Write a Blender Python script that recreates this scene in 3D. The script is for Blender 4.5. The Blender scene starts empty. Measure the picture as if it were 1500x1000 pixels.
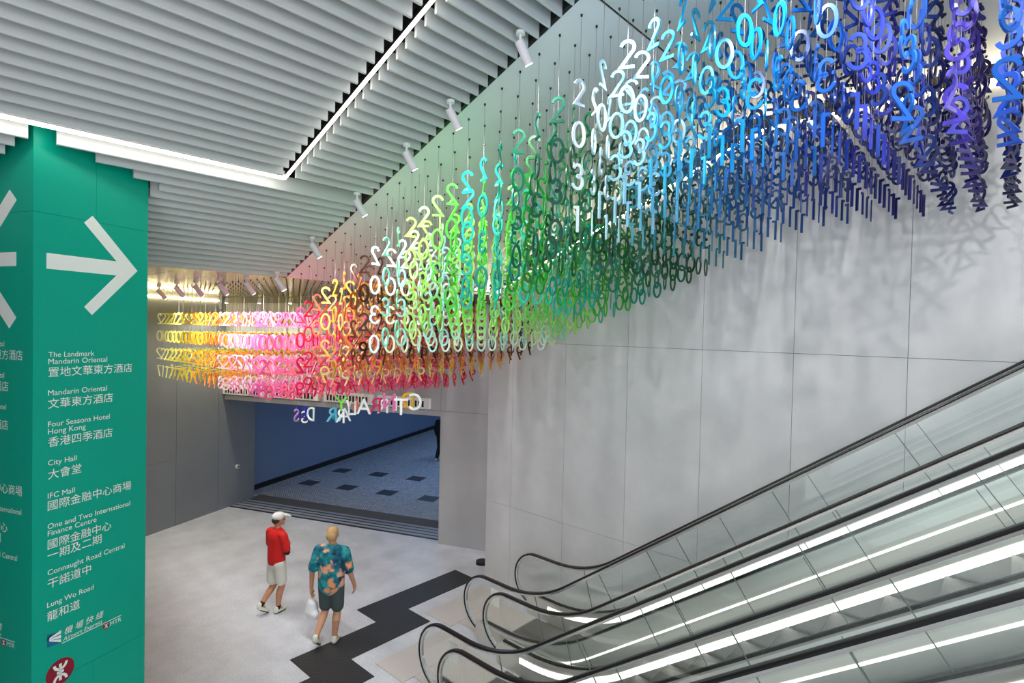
import bpy, bmesh, math, random
import numpy as np
from mathutils import Vector, Matrix

random.seed(7)
rnd = random.Random(11)
scn = bpy.context.scene
COL = scn.collection
rad = math.radians

# ------------------------------------------------------------------ camera
YAW, PITCH, ROLL, FPX, CAMH = rad(42.1127), rad(1.158), rad(1.217), 821.8, 4.85
fwd = np.array([-math.sin(YAW)*math.cos(PITCH), math.cos(YAW)*math.cos(PITCH), -math.sin(PITCH)])
rgt = np.array([math.cos(YAW), math.sin(YAW), 0.0])
up = np.cross(rgt, fwd)
r2 = rgt*math.cos(ROLL)+up*math.sin(ROLL)
u2 = -rgt*math.sin(ROLL)+up*math.cos(ROLL)
EYE = np.array([0, 0, CAMH])
cam = bpy.data.cameras.new('camera')
cam.sensor_width = 36.0
cam.lens = FPX/1500*36
cam.clip_end = 200
camo = bpy.data.objects.new('camera', cam)
COL.objects.link(camo)
camo.matrix_world = Matrix(((r2[0], u2[0], -fwd[0], 0), (r2[1], u2[1], -fwd[1], 0), (r2[2], u2[2], -fwd[2], CAMH), (0, 0, 0, 1)))
scn.camera = camo

def on_plane(p, n, c):
    """pixel of the 1500x1000 photograph -> point on the plane n.P = c"""
    d = r2*((p[0]-750)/FPX)-u2*((p[1]-500)/FPX)+fwd
    n = np.array(n, float)
    return EYE+d*((c-n@EYE)/(n@d))

# ------------------------------------------------------------------ world, exposure
w = bpy.data.worlds.new('world'); scn.world = w
w.use_nodes = True
bg = w.node_tree.nodes['Background']
bg.inputs[0].default_value = (0.93, 0.97, 1.0, 1)
bg.inputs[1].default_value = 1.95
scn.view_settings.view_transform = 'Standard'
scn.view_settings.look = 'None'
scn.view_settings.gamma = 1
scn.view_settings.use_curve_mapping = False
scn.view_settings.exposure = 0.12
try:
    scn.cycles.use_denoising = True
    scn.cycles.transparent_max_bounces = 40
except Exception:
    pass

# ------------------------------------------------------------------ materials
def lin(c):
    return tuple(((v/255)/12.92 if v/255 <= 0.04045 else ((v/255+0.055)/1.055)**2.4) for v in c)

MATS = {}
def mat(name, rgb, rough=0.5, metal=0.0, spec=0.5, emit=None, es=0.0, noise=0.0, nscale=3.0, bump=0.0, bscale=40.0, coat=0.0):
    if name in MATS:
        return MATS[name]
    m = bpy.data.materials.new(name)
    m.use_nodes = True
    nt = m.node_tree; b = nt.nodes['Principled BSDF']
    c = lin(rgb)
    b.inputs['Base Color'].default_value = (*c, 1)
    b.inputs['Roughness'].default_value = rough
    b.inputs['Metallic'].default_value = metal
    b.inputs['Specular IOR Level'].default_value = spec
    b.inputs['Coat Weight'].default_value = coat
    if emit:
        b.inputs['Emission Color'].default_value = (*lin(emit), 1)
        b.inputs['Emission Strength'].default_value = es
    if noise or bump:
        tc = nt.nodes.new('ShaderNodeTexCoord')
    if noise:
        n = nt.nodes.new('ShaderNodeTexNoise')
        n.inputs['Scale'].default_value = nscale
        n.inputs['Detail'].default_value = 7
        n.inputs['Roughness'].default_value = 0.62
        nt.links.new(tc.outputs['Object'], n.inputs['Vector'])
        r = nt.nodes.new('ShaderNodeValToRGB')
        r.color_ramp.elements[0].position = 0.3
        r.color_ramp.elements[1].position = 0.7
        r.color_ramp.elements[0].color = (*[v*(1-noise) for v in c], 1)
        r.color_ramp.elements[1].color = (*[min(1, v*(1+noise)) for v in c], 1)
        nt.links.new(n.outputs['Fac'], r.inputs['Fac'])
        nt.links.new(r.outputs['Color'], b.inputs['Base Color'])
    if bump:
        n2 = nt.nodes.new('ShaderNodeTexNoise')
        n2.inputs['Scale'].default_value = bscale
        n2.inputs['Detail'].default_value = 4
        nt.links.new(tc.outputs['Object'], n2.inputs['Vector'])
        bp = nt.nodes.new('ShaderNodeBump')
        bp.inputs['Strength'].default_value = bump
        bp.inputs['Distance'].default_value = 0.01
        nt.links.new(n2.outputs['Fac'], bp.inputs['Height'])
        nt.links.new(bp.outputs['Normal'], b.inputs['Normal'])
    MATS[name] = m
    return m

def stripes(name, rgb, rgb2, scale, rough=0.4, metal=0.0, axis='X', bump=0.4):
    """fine parallel ribs"""
    m = mat(name, rgb, rough, metal)
    nt = m.node_tree; b = nt.nodes['Principled BSDF']
    tc = nt.nodes.new('ShaderNodeTexCoord')
    wv = nt.nodes.new('ShaderNodeTexWave')
    wv.bands_direction = axis
    wv.inputs['Scale'].default_value = scale
    nt.links.new(tc.outputs['Object'], wv.inputs['Vector'])
    mx = nt.nodes.new('ShaderNodeMix'); mx.data_type = 'RGBA'
    mx.inputs['A'].default_value = (*lin(rgb), 1); mx.inputs['B'].default_value = (*lin(rgb2), 1)
    nt.links.new(wv.outputs['Fac'], mx.inputs['Factor'])
    nt.links.new(mx.outputs['Result'], b.inputs['Base Color'])
    bp = nt.nodes.new('ShaderNodeBump'); bp.inputs['Strength'].default_value = bump; bp.inputs['Distance'].default_value = 0.004
    nt.links.new(wv.outputs['Fac'], bp.inputs['Height']); nt.links.new(bp.outputs['Normal'], b.inputs['Normal'])
    return m

def glass_mat(name, tint):
    m = bpy.data.materials.new(name); m.use_nodes = True
    nt = m.node_tree
    for n in list(nt.nodes): nt.nodes.remove(n)
    o = nt.nodes.new('ShaderNodeOutputMaterial')
    t = nt.nodes.new('ShaderNodeBsdfTransparent'); t.inputs[0].default_value = (*tint, 1)
    g = nt.nodes.new('ShaderNodeBsdfGlossy'); g.inputs['Roughness'].default_value = 0.01
    g.inputs[0].default_value = (0.95, 1, 0.98, 1)
    fr = nt.nodes.new('ShaderNodeFresnel'); fr.inputs[0].default_value = 1.5
    mx = nt.nodes.new('ShaderNodeMixShader')
    ge = nt.nodes.new('ShaderNodeNewGeometry')
    sb = nt.nodes.new('ShaderNodeMath'); sb.operation = 'SUBTRACT'; sb.inputs[0].default_value = 1.0
    ml = nt.nodes.new('ShaderNodeMath'); ml.operation = 'MULTIPLY'
    nt.links.new(ge.outputs['Backfacing'], sb.inputs[1]); nt.links.new(sb.outputs[0], ml.inputs[0]); nt.links.new(fr.outputs[0], ml.inputs[1])
    nt.links.new(ml.outputs[0], mx.inputs[0]); nt.links.new(t.outputs[0], mx.inputs[1]); nt.links.new(g.outputs[0], mx.inputs[2])
    nt.links.new(mx.outputs[0], o.inputs[0])
    MATS[name] = m
    return m

def dots_mat(name, rgb, scale):
    m = mat(name, rgb, 0.55)
    nt = m.node_tree; b = nt.nodes['Principled BSDF']
    tc = nt.nodes.new('ShaderNodeTexCoord')
    v = nt.nodes.new('ShaderNodeTexVoronoi'); v.inputs['Scale'].default_value = scale; v.inputs['Randomness'].default_value = 0.0
    nt.links.new(tc.outputs['Object'], v.inputs['Vector'])
    r = nt.nodes.new('ShaderNodeValToRGB')
    r.color_ramp.elements[0].position = 0.25; r.color_ramp.elements[1].position = 0.4
    c = lin(rgb)
    r.color_ramp.elements[0].color = (*[x*2.2 for x in c], 1); r.color_ramp.elements[1].color = (*[x*0.7 for x in c], 1)
    nt.links.new(v.outputs['Distance'], r.inputs['Fac']); nt.links.new(r.outputs['Color'], b.inputs['Base Color'])
    bp = nt.nodes.new('ShaderNodeBump'); bp.inputs['Strength'].default_value = 0.6; bp.inputs['Distance'].default_value = 0.004; bp.invert = True
    nt.links.new(v.outputs['Distance'], bp.inputs['Height']); nt.links.new(bp.outputs['Normal'], b.inputs['Normal'])
    return m

def paving_mat(name):
    """small bricks laid in alternating diagonal fields, as the tunnel floor shows"""
    m = mat(name, (140, 150, 165), 0.55)
    nt = m.node_tree; b = nt.nodes['Principled BSDF']; L = nt.links.new
    tc = nt.nodes.new('ShaderNodeTexCoord')
    outs = []
    for ang in (45, -45):
        mp = nt.nodes.new('ShaderNodeMapping'); mp.inputs['Rotation'].default_value = (0, 0, rad(ang-22.6+90))
        L(tc.outputs['Object'], mp.inputs['Vector'])
        br = nt.nodes.new('ShaderNodeTexBrick')
        br.inputs['Color1'].default_value = (*lin((196, 200, 204)), 1)
        br.inputs['Color2'].default_value = (*lin((160, 165, 172)), 1)
        br.inputs['Mortar'].default_value = (*lin((104, 108, 116)), 1)
        br.inputs['Scale'].default_value = 5.0
        br.inputs['Mortar Size'].default_value = 0.035
        L(mp.outputs[0], br.inputs['Vector']); outs.append(br)
    mp = nt.nodes.new('ShaderNodeMapping'); mp.inputs['Rotation'].default_value = (0, 0, rad(-22.6))
    mp.inputs['Scale'].default_value = (1/1.37, 1/1.7, 1)
    L(tc.outputs['Object'], mp.inputs['Vector'])
    ck = nt.nodes.new('ShaderNodeTexChecker'); ck.inputs['Scale'].default_value = 1.0
    L(mp.outputs[0], ck.inputs['Vector'])
    mx = nt.nodes.new('ShaderNodeMix'); mx.data_type = 'RGBA'
    L(ck.outputs['Fac'], mx.inputs['Factor']); L(outs[0].outputs['Color'], mx.inputs['A']); L(outs[1].outputs['Color'], mx.inputs['B'])
    L(mx.outputs['Result'], b.inputs['Base Color'])
    return m

def floral_mat(name):
    m = mat(name, (20, 120, 135), 0.8)
    nt = m.node_tree; b = nt.nodes['Principled BSDF']; L = nt.links.new
    tc = nt.nodes.new('ShaderNodeTexCoord')
    n = nt.nodes.new('ShaderNodeTexNoise'); n.inputs['Scale'].default_value = 7; n.inputs['Detail'].default_value = 3
    L(tc.outputs['Object'], n.inputs['Vector'])
    r = nt.nodes.new('ShaderNodeValToRGB'); cr = r.color_ramp
    cols = [(0.30, (12, 38, 52)), (0.42, (14, 92, 122)), (0.52, (22, 140, 140)), (0.60, (40, 165, 190)), (0.68, (60, 140, 80))]
    cr.elements[0].position, cr.elements[0].color = cols[0][0], (*lin(cols[0][1]), 1)
    cr.elements[1].position, cr.elements[1].color = cols[-1][0], (*lin(cols[-1][1]), 1)
    for p, c in cols[1:-1]:
        e = cr.elements.new(p); e.color = (*lin(c), 1)
    L(n.outputs['Fac'], r.inputs['Fac'])
    v = nt.nodes.new('ShaderNodeTexVoronoi'); v.inputs['Scale'].default_value = 7.5
    nv = nt.nodes.new('ShaderNodeTexNoise'); nv.inputs['Scale'].default_value = 9
    L(tc.outputs['Object'], nv.inputs['Vector'])
    va = nt.nodes.new('ShaderNodeMix'); va.data_type = 'VECTOR'; va.inputs['Factor'].default_value = 0.16
    L(tc.outputs['Object'], va.inputs['A']); L(nv.outputs['Color'], va.inputs['B'])
    L(va.outputs['Result'], v.inputs['Vector'])
    r3 = nt.nodes.new('ShaderNodeValToRGB')
    r3.color_ramp.elements[0].position = 0.27; r3.color_ramp.elements[0].color = (1, 1, 1, 1)
    r3.color_ramp.elements[1].position = 0.47; r3.color_ramp.elements[1].color = (0, 0, 0, 1)
    L(v.outputs['Distance'], r3.inputs['Fac'])
    hue = nt.nodes.new('ShaderNodeMix'); hue.data_type = 'RGBA'
    hue.inputs['A'].default_value = (*lin((245, 190, 175)), 1); hue.inputs['B'].default_value = (*lin((240, 150, 70)), 1)
    L(v.outputs['Color'], hue.inputs['Factor'])
    mx = nt.nodes.new('ShaderNodeMix'); mx.data_type = 'RGBA'
    L(r3.outputs['Color'], mx.inputs['Factor']); L(r.outputs['Color'], mx.inputs['A']); L(hue.outputs['Result'], mx.inputs['B'])
    L(mx.outputs['Result'], b.inputs['Base Color'])
    return m

M_wall = mat('microcement', (209, 210, 214), 0.32, noise=0.08, nscale=1.3, bump=0.05, bscale=6)
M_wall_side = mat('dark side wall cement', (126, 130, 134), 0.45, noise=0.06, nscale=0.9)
M_wall_dark = mat('lobby wall cement', (176, 176, 179), 0.5, noise=0.07, nscale=0.9)
M_joint = mat('dark joint', (70, 72, 74), 0.8)
M_floor = mat('terrazzo floor', (212, 217, 226), 0.45, noise=0.11, nscale=2.6, bump=0.06, bscale=90)
_nt = M_floor.node_tree; _b = _nt.nodes['Principled BSDF']
_g = _nt.nodes.new('ShaderNodeTexNoise'); _g.inputs['Scale'].default_value = 70; _g.inputs['Detail'].default_value = 3
_nt.links.new([n for n in _nt.nodes if n.type == 'TEX_COORD'][0].outputs['Object'], _g.inputs['Vector'])
_r = _nt.nodes.new('ShaderNodeValToRGB'); _r.color_ramp.elements[0].position = 0.32; _r.color_ramp.elements[1].position = 0.62
_r.color_ramp.elements[0].color = (0.66, 0.66, 0.67, 1); _r.color_ramp.elements[1].color = (1, 1, 1, 1)
_nt.links.new(_g.outputs['Fac'], _r.inputs['Fac'])
_m = _nt.nodes.new('ShaderNodeMix'); _m.data_type = 'RGBA'; _m.blend_type = 'MULTIPLY'; _m.inputs['Factor'].default_value = 1.0
_nt.links.new(_b.inputs['Base Color'].links[0].from_socket, _m.inputs['A']); _nt.links.new(_r.outputs['Color'], _m.inputs['B'])
_nt.links.new(_m.outputs['Result'], _b.inputs['Base Color'])
M_slat = mat('pale grey slat', (203, 206, 205), 0.4)
M_void = mat('black void', (10, 10, 11), 0.9)
M_panel = mat('satin ceiling panel', (236, 240, 239), 0.4)
M_lowpanel = mat('polished ceiling panel', (196, 192, 190), 0.14, metal=0.2)
M_black = mat('black metal', (14, 14, 15), 0.4)
M_led = mat('led diffuser', (255, 250, 240), 0.5, emit=(255, 246, 236), es=9.0)
M_cove = mat('cove led', (255, 246, 225), 0.5, emit=(255, 238, 205), es=24.0)
M_cove2 = mat('lobby cove led', (255, 246, 225), 0.5, emit=(255, 230, 170), es=45.0)
M_escled = mat('escalator led', (255, 252, 245), 0.5, emit=(255, 250, 242), es=1.5)  # LED strips, and the glow of the painted cladding reflection
M_white = mat('white paint', (240, 240, 238), 0.4)
M_spot = mat('spot housing', (232, 226, 230), 0.35)
M_lens = mat('spot lens', (255, 255, 250), 0.3, emit=(255, 252, 245), es=14.0)
M_steel = mat('brushed steel', (214, 216, 213), 0.3, metal=0.65)
M_chrome = mat('chrome', (215, 217, 219), 0.2, metal=0.7)
M_rubber = mat('black rubber', (22, 23, 25), 0.3)
M_step = stripes('ribbed step', (150, 150, 148), (70, 70, 70), 14, 0.4, 0.8, 'Y')
M_plate = stripes('ribbed landing plate', (212, 207, 203), (190, 185, 181), 9, 0.4, 0.1, 'X', 0.2)
M_glass = glass_mat('green tinted glass', (0.978, 0.990, 0.987))
M_seal = mat('grey seal', (108, 120, 120), 0.5)
M_green = mat('teal panel', (0, 166, 140), 0.36, spec=0.25)
M_print = mat('white print', (240, 243, 238), 0.5)
M_crimson = mat('crimson print', (140, 8, 40), 0.45)
M_navy = mat('navy print', (8, 22, 48), 0.5)
M_bluep = mat('blue print', (0, 105, 150), 0.5)
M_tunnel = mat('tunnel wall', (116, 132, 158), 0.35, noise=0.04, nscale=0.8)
M_mat = dots_mat('tactile rubber', (40, 41, 43), 22.0)
M_wire = mat('suspension wire', (120, 122, 124), 0.5)
M_pave = paving_mat('diagonal brick paving')
M_darktile = mat('dark floor tile', (58, 62, 70), 0.55, noise=0.1, nscale=20)
M_band = mat('threshold mat', (92, 90, 86), 0.8, noise=0.08, nscale=30)

# ------------------------------------------------------------------ mesh helpers
def tag(o, label=None, cat=None, group=None, kind=None):
    if label: o['label'] = label
    if cat: o['category'] = cat
    if group: o['group'] = group
    if kind: o['kind'] = kind
    return o

def empty(name, loc=(0, 0, 0), rz=0.0, parent=None):
    o = bpy.data.objects.new(name, None)
    COL.objects.link(o); o.location = loc; o.rotation_euler = (0, 0, rz)
    o.empty_display_size = 0.1
    if parent: o.parent = parent
    return o

def link(name, me, parent=None, loc=(0, 0, 0), rot=(0, 0, 0)):
    o = bpy.data.objects.new(name, me)
    COL.objects.link(o); o.location = loc; o.rotation_euler = rot
    if parent: o.parent = parent
    return o

class MB:
    def __init__(s): s.v, s.f = [], []
    def poly(s, pts, faces):
        b = len(s.v); s.v += [tuple(p) for p in pts]; s.f += [tuple(i+b for i in f) for f in faces]; return s
    def box(s, x0, x1, y0, y1, z0, z1):
        p = [(x0, y0, z0), (x1, y0, z0), (x1, y1, z0), (x0, y1, z0), (x0, y0, z1), (x1, y0, z1), (x1, y1, z1), (x0, y1, z1)]
        return s.poly(p, [(3, 2, 1, 0), (4, 5, 6, 7), (0, 1, 5, 4), (1, 2, 6, 5), (2, 3, 7, 6), (3, 0, 4, 7)])
    def prism(s, outline, d):
        """outline: list of 3-D points (planar, ccw seen from +d), extruded by -d"""
        n = len(outline); o = [Vector(p) for p in outline]; d = Vector(d)
        q = [p-d for p in o]
        f = [tuple(range(n)), tuple(range(2*n-1, n-1, -1))]
        f += [(i, n+i, n+(i+1) % n, (i+1) % n) for i in range(n)]
        return s.poly(o+q, f)
    def cyl(s, p0, p1, r0, r1=None, n=16, caps=True):
        r1 = r0 if r1 is None else r1
        p0, p1 = Vector(p0), Vector(p1); d = (p1-p0).normalized()
        a = d.orthogonal().normalized(); b = d.cross(a)
        pts = []
        for p, r in ((p0, r0), (p1, r1)):
            for i in range(n):
                t = 2*math.pi*i/n; pts.append(p+a*(r*math.cos(t))+b*(r*math.sin(t)))
        f = [(i, (i+1) % n, n+(i+1) % n, n+i) for i in range(n)]
        if caps: f += [tuple(range(n-1, -1, -1)), tuple(range(n, 2*n))]
        return s.poly(pts, f)
    def mesh(s, name, m=None, smooth=False):
        me = bpy.data.meshes.new(name); me.from_pydata([tuple(p) for p in s.v], [], s.f)
        if m: me.materials.append(m)
        if smooth:
            me.polygons.foreach_set('use_smooth', [True]*len(me.polygons))
            try: me.set_sharp_from_angle(angle=rad(40))
            except Exception: pass
        me.update(); return me
    def obj(s, name, m, parent=None, smooth=False, fix=False, bevel=0.0):
        me = s.mesh(name, m, smooth)
        if fix:
            bm = bmesh.new(); bm.from_mesh(me); bmesh.ops.recalc_face_normals(bm, faces=bm.faces); bm.to_mesh(me); bm.free()
        o = link(name, me, parent)
        if bevel:
            md = o.modifiers.new('bevel', 'BEVEL'); md.width = bevel; md.segments = 2; md.limit_method = 'ANGLE'
        return o

A2 = np.array([-0.385, 0.923]); A2 = A2/np.linalg.norm(A2)      # along lobby side wall, away from the camera
B2 = np.array([A2[1], -A2[0]])                                   # along doorway wall, to the right
def ab(a, b, z=0.0):
    """lobby frame (a along A, b along B) -> world"""
    p = A2*a+B2*b
    return Vector((p[0], p[1], z))
RZ = math.atan2(B2[1], B2[0])                                    # rotation of the lobby frame

def abox(mb, a0, a1, b0, b1, z0, z1):
    p = [ab(a0, b0, z0), ab(a0, b1, z0), ab(a1, b1, z0), ab(a1, b0, z0), ab(a0, b0, z1), ab(a0, b1, z1), ab(a1, b1, z1), ab(a1, b0, z1)]
    return mb.poly(p, [(3, 2, 1, 0), (4, 5, 6, 7), (0, 1, 5, 4), (1, 2, 6, 5), (2, 3, 7, 6), (3, 0, 4, 7)])

# ------------------------------------------------------------------ key dimensions (metres)
T = math.tan(rad(22.0)); XF, ZF = -2.8, 7.75                     # sloping ceiling, upper fold
XL = -8.2; ZL = ZF+T*(XL-XF)                                     # lower fold
def zc(x):                                                       # panel ceiling height
    return ZF if x > XF else (ZL if x < XL else ZF+T*(x-XF))
YW = 7.72                                                        # right wall
YS = 3.975                                                        # slat / panel border
A_DOOR, B_LEFT, B_TUN, A_TUN0, B_JAMB = 11.33, -11.95, -12.5, 12.37, -5.67
Z_HEAD = 2.88
XEND = 4.0

# ================================================================== FLOOR
o = MB().poly([(-22, -6, 0), (XEND, -6, 0), (XEND, 12, 0), (-22, 12, 0)], [(0, 1, 2, 3)]).obj('floor', M_floor)
tag(o, kind='structure', label='pale grey mottled lobby floor', cat='floor')

# tunnel floor with paving and inlaid dark tiles
mb = MB(); abox(mb, 12.65, 30, B_TUN, -3.0, 0.0, 0.006)
tf = mb.obj('floor', M_pave); tag(tf, kind='structure', label='blue-grey brick paving of the passage beyond the doorway', cat='floor')
for (px, py) in [(453.2, 707.2), (508.3, 713.9), (567.1, 721.6), (628.3, 730.3), (501.1, 689.2), (554.6, 694.8), (609.6, 701.0)]:
    P = on_plane((px, py), (0, 0, 1), 0)
    a, b = P[:2]@A2, P[:2]@B2
    mb = MB(); abox(mb, -0.24, 0.24, -0.26, 0.26, 0, 0.006)
    t_ = mb.obj('tile', M_darktile, tf); t_.location = ab(a, b, 0.004)

# threshold: dark band and steel door tracks
o = MB(); abox(o, 12.16, 12.65, -12.0, B_JAMB+0.3, 0, 0.012)
thr = o.obj('trim_1', M_band); tag(thr, kind='structure', label='grey-brown threshold mat across the doorway', cat='threshold')
trk = empty('door_track', ab(11.8, -9, 0)); tag(trk, 'row of parallel steel and black door tracks set in the threshold', 'door track')
aa = 11.50
M_trackdark = mat('dark track groove', (22, 28, 38), 0.4)
for k in range(4):
    mb = MB(); abox(mb, aa, aa+0.06, B_LEFT, B_JAMB, 0, 0.010); q = mb.obj('groove', M_trackdark, None)
    q.parent = trk; q.matrix_parent_inverse = Matrix.Translation(-trk.location)
    mb = MB(); abox(mb, aa+0.06, aa+0.165, B_LEFT, B_JAMB, 0, 0.014); q = mb.obj('rail', mat('track rail', (150, 156, 166), 0.35), None)
    q.parent = trk; q.matrix_parent_inverse = Matrix.Translation(-trk.location)
    aa += 0.165

# ================================================================== RIGHT WALL (cement panels)
wr = empty('wall_right', (-2, YW, 0)); tag(wr, kind='structure', label='tall grey cement-panel wall beside the escalators', cat='wall')
def wchild(o, p):
    o.parent = p; o.matrix_parent_inverse = Matrix.Translation(-Vector(p.location)); return o
XE0 = -7.54
def walltop(x): return zc(x)-0.02
prof = [(XE0, 0), (XEND, 0), (XEND, walltop(XEND)), (XF, walltop(XF)), (XE0, walltop(XE0))]
wchild(MB().prism([(x, YW+0.012, z) for x, z in prof], (0, -0.6, 0)).obj('wall_core', M_joint, fix=True), wr)
xs = [XE0]+[-6.93+1.2*k for k in range(0, 10)]
xs = [x for x in xs if x < XEND]+[XEND]
zs = [0, 1.56, 4.63, 20]
LEDZ = lambda x: (7.56 if x > -2.62 else 7.56+0.421*(x+2.62))
def cut_top(x0, x1, z0, z1):
    pts = [(x0, z0), (x1, z0)]
    top = []
    kx = [x1]+([-2.62] if x0 < -2.62 < x1 else [])+[x0]
    for x in kx: top.append((x, min(z1, LEDZ(x)+0.02)))
    return pts+top
g = 0.0025
for i in range(len(xs)-1):
    for j in range(3):
        x0, x1 = xs[i]+(g if i else 0), xs[i+1]-g
        z0, z1 = zs[j]+(g if j else 0), zs[j+1]-g
        if LEDZ(x0) < z0+0.05: continue
        wchild(MB().prism([(x, YW, z) for x, z in cut_top(x0, x1, z0, z1)], (0, -0.02, 0)).obj('panel', M_wall, fix=True), wr)
# the wall's return at its free end
wchild(MB().box(XE0-0.02, XE0, YW, YW+0.62, 0, walltop(XE0)).obj('end_panel', M_wall), wr)

# black reveal and cove light at the wall top
mb = MB(); path = [XE0, -2.62, XEND]
mb.prism([(XE0, YW+0.004, LEDZ(XE0)+0.03), (-2.62, YW+0.004, LEDZ(-2.62)+0.03), (XEND, YW+0.004, LEDZ(XEND)+0.03), (XEND, YW+0.004, ZF-0.01), (XF, YW+0.004, ZF-0.01), (XE0, YW+0.004, zc(XE0)-0.01)], (0, -0.006, 0))
o = mb.obj('trim_2', M_black, fix=True); tag(o, kind='structure', label='black shadow gap along the top of the escalator wall', cat='trim')
cv = empty('cove_light', (-2.62, YW, 7.56)); tag(cv, 'warm glowing line light along the top of the escalator wall', 'light')
n = 26
for k in range(n):
    x0 = XE0+(XEND-XE0)*k/n; x1 = XE0+(XEND-XE0)*(k+1)/n-0.03
    p = [(x0, LEDZ(x0)), (x1, LEDZ(x1)), (x1, LEDZ(x1)+0.014), (x0, LEDZ(x0)+0.014)]
    wchild(MB().prism([(x, YW-0.035, z) for x, z in p], (0, -0.03, 0)).obj('light_segment', M_cove, fix=True), cv)

# ================================================================== LOBBY WALLS
wl = empty('wall_left', ab(8, B_LEFT, 0)); tag(wl, kind='structure', label='dark grey panelled side wall of the lobby', cat='wall')
mb = MB(); abox(mb, 0, A_TUN0, B_LEFT-0.5, B_LEFT-0.015, 0, ZL+0.05); wchild(mb.obj('wall_core', M_joint), wl)
aes = [0.0, 2.6, 5.04, 7.48, 9.92, 11.14, A_TUN0]
for i in range(len(aes)-1):
    for (z0, z1) in ((0.0, 1.60), (1.606, ZL)):
        if i >= 4 and z0 == 0.0: z1 = ZL
        if i >= 4 and z0 > 0: continue
        mb = MB(); abox(mb, aes[i]+0.004, aes[i+1]-0.004 if i < len(aes)-2 else aes[i+1], B_LEFT-0.015, B_LEFT, z0, z1); wchild(mb.obj('panel', M_wall_side), wl)
mb = MB(); abox(mb, A_DOOR, A_TUN0, B_LEFT-0.5, B_JAMB, Z_HEAD, ZL)

wb = empty('wall_back', ab(A_DOOR, -8, 0)); tag(wb, kind='structure', label='grey wall holding the wide doorway to the passage', cat='wall')
def bpanel(b0, b1, z0, z1, name='panel', m=M_wall_dark, a1=None):
    q = MB(); abox(q, A_DOOR, a1 or A_DOOR+0.35, b0, b1, z0, z1); return wchild(q.obj(name, m), wb)
bpanel(B_LEFT, B_JAMB, Z_HEAD, 3.00, 'lintel')
for b0, b1 in ((B_LEFT, -10.4), (-10.395, -8.85), (-8.845, -7.3), (-7.295, B_JAMB)):
    bpanel(b0, b1, 3.006, ZL)
bpanel(B_JAMB, -4.49, 0, 3.00); bpanel(B_JAMB+0.006, -4.49, 3.006, ZL)
bpanel(-4.486, -1.5, 0, 3.00); bpanel(-4.486, -1.5, 3.006, ZL)
# header soffit depth and reveals of the opening
q = MB(); abox(q, A_DOOR+0.352, A_TUN0, B_LEFT, B_JAMB+0.4, Z_HEAD+0.002, 3.4); wchild(q.obj('header', M_wall_dark), wb)
q = MB(); abox(q, A_DOOR+0.352, A_TUN0, B_JAMB+0.3, B_JAMB+0.6, 0, Z_HEAD); wchild(q.obj('jamb', M_wall_dark), wb)

o = MB().box(-16.5, -3.6, -1.95, -1.72, 0, 7.0).obj('wall_light_blocker', M_wall_side); tag(o, kind='structure', label='added wall out of view that shades the left face of the teal pillar', cat='wall')  # unseen wall, added to keep world light off the pillar's left face
# tunnel
wt = empty('wall_tunnel', ab(20, B_TUN, 0)); tag(wt, kind='structure', label='blue-lit side wall of the passage', cat='wall')
for k in range(6):
    q = MB(); abox(q, A_TUN0+3*k+(0.004 if k else 0), A_TUN0+3*(k+1), B_TUN-0.3, B_TUN, 0, 3.3); wchild(q.obj('panel', M_tunnel), wt)
q = MB(); abox(q, A_TUN0-0.001, 30.4, B_TUN, B_TUN+0.03, 0, 0.16); o = q.obj('baseboard_left', M_black); tag(o, kind='structure', label='black skirting along the passage wall', cat='baseboard')
q = MB(); abox(q, A_TUN0, 30, B_JAMB+1.4, B_JAMB+1.7, 0, 3.3); o = q.obj('wall_tunnel', M_tunnel); tag(o, kind='structure', label='far side wall of the passage', cat='wall')
q = MB(); abox(q, 30, 30.3, B_TUN, B_JAMB+1.7, 0, 3.3); o = q.obj('wall_tunnel', M_tunnel); tag(o, kind='structure', label='end wall of the passage', cat='wall')
q = MB(); abox(q, A_TUN0, 30.3, B_TUN-.3, B_JAMB+1.7, 3.3, 3.4); o = q.obj('ceiling', M_tunnel); tag(o, kind='structure', label='low ceiling of the passage', cat='ceiling')

# ================================================================== CEILINGS
th = 0.04
# sloping and upper flat panel field (real slabs), black joint at the fold
o = MB().prism([(XF-0.012, YS, ZF-0.005), (XL, YS, ZL), (XL, YW, ZL), (XF-0.012, YW, ZF-0.005)], (0, 0, -th)).obj('ceiling', M_panel, fix=True)
tag(o, kind='structure', label='sloping satin panel ceiling dotted with wire holes', cat='ceiling')
o = MB().box(XF+0.012, XEND, YS, YW, ZF, ZF+th).obj('ceiling', M_panel)
tag(o, kind='structure', label='flat upper panel ceiling above the blue numerals', cat='ceiling')
o = MB().box(XF-0.012, XF+0.012, YS, YW, ZF+0.004, ZF+0.05).obj('trim_3', M_black); tag(o, kind='structure', label='black joint where the sloping ceiling turns level', cat='trim')
# lower lobby ceiling in metal planks
lc = empty('ceiling', (-12, 4, ZL)); tag(lc, kind='structure', label='polished metal plank ceiling over the lobby', cat='ceiling')
y = -4.0
while y < 11:
    wchild(MB().box(-18, XL, y+0.003, y+0.597, ZL, ZL+th).obj('panel', M_lowpanel), lc); y += 0.6
wchild(MB().box(-18, XL, -4, 11.3, ZL+th+0.002, ZL+th+0.02).obj('backing', M_void), lc)

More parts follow.
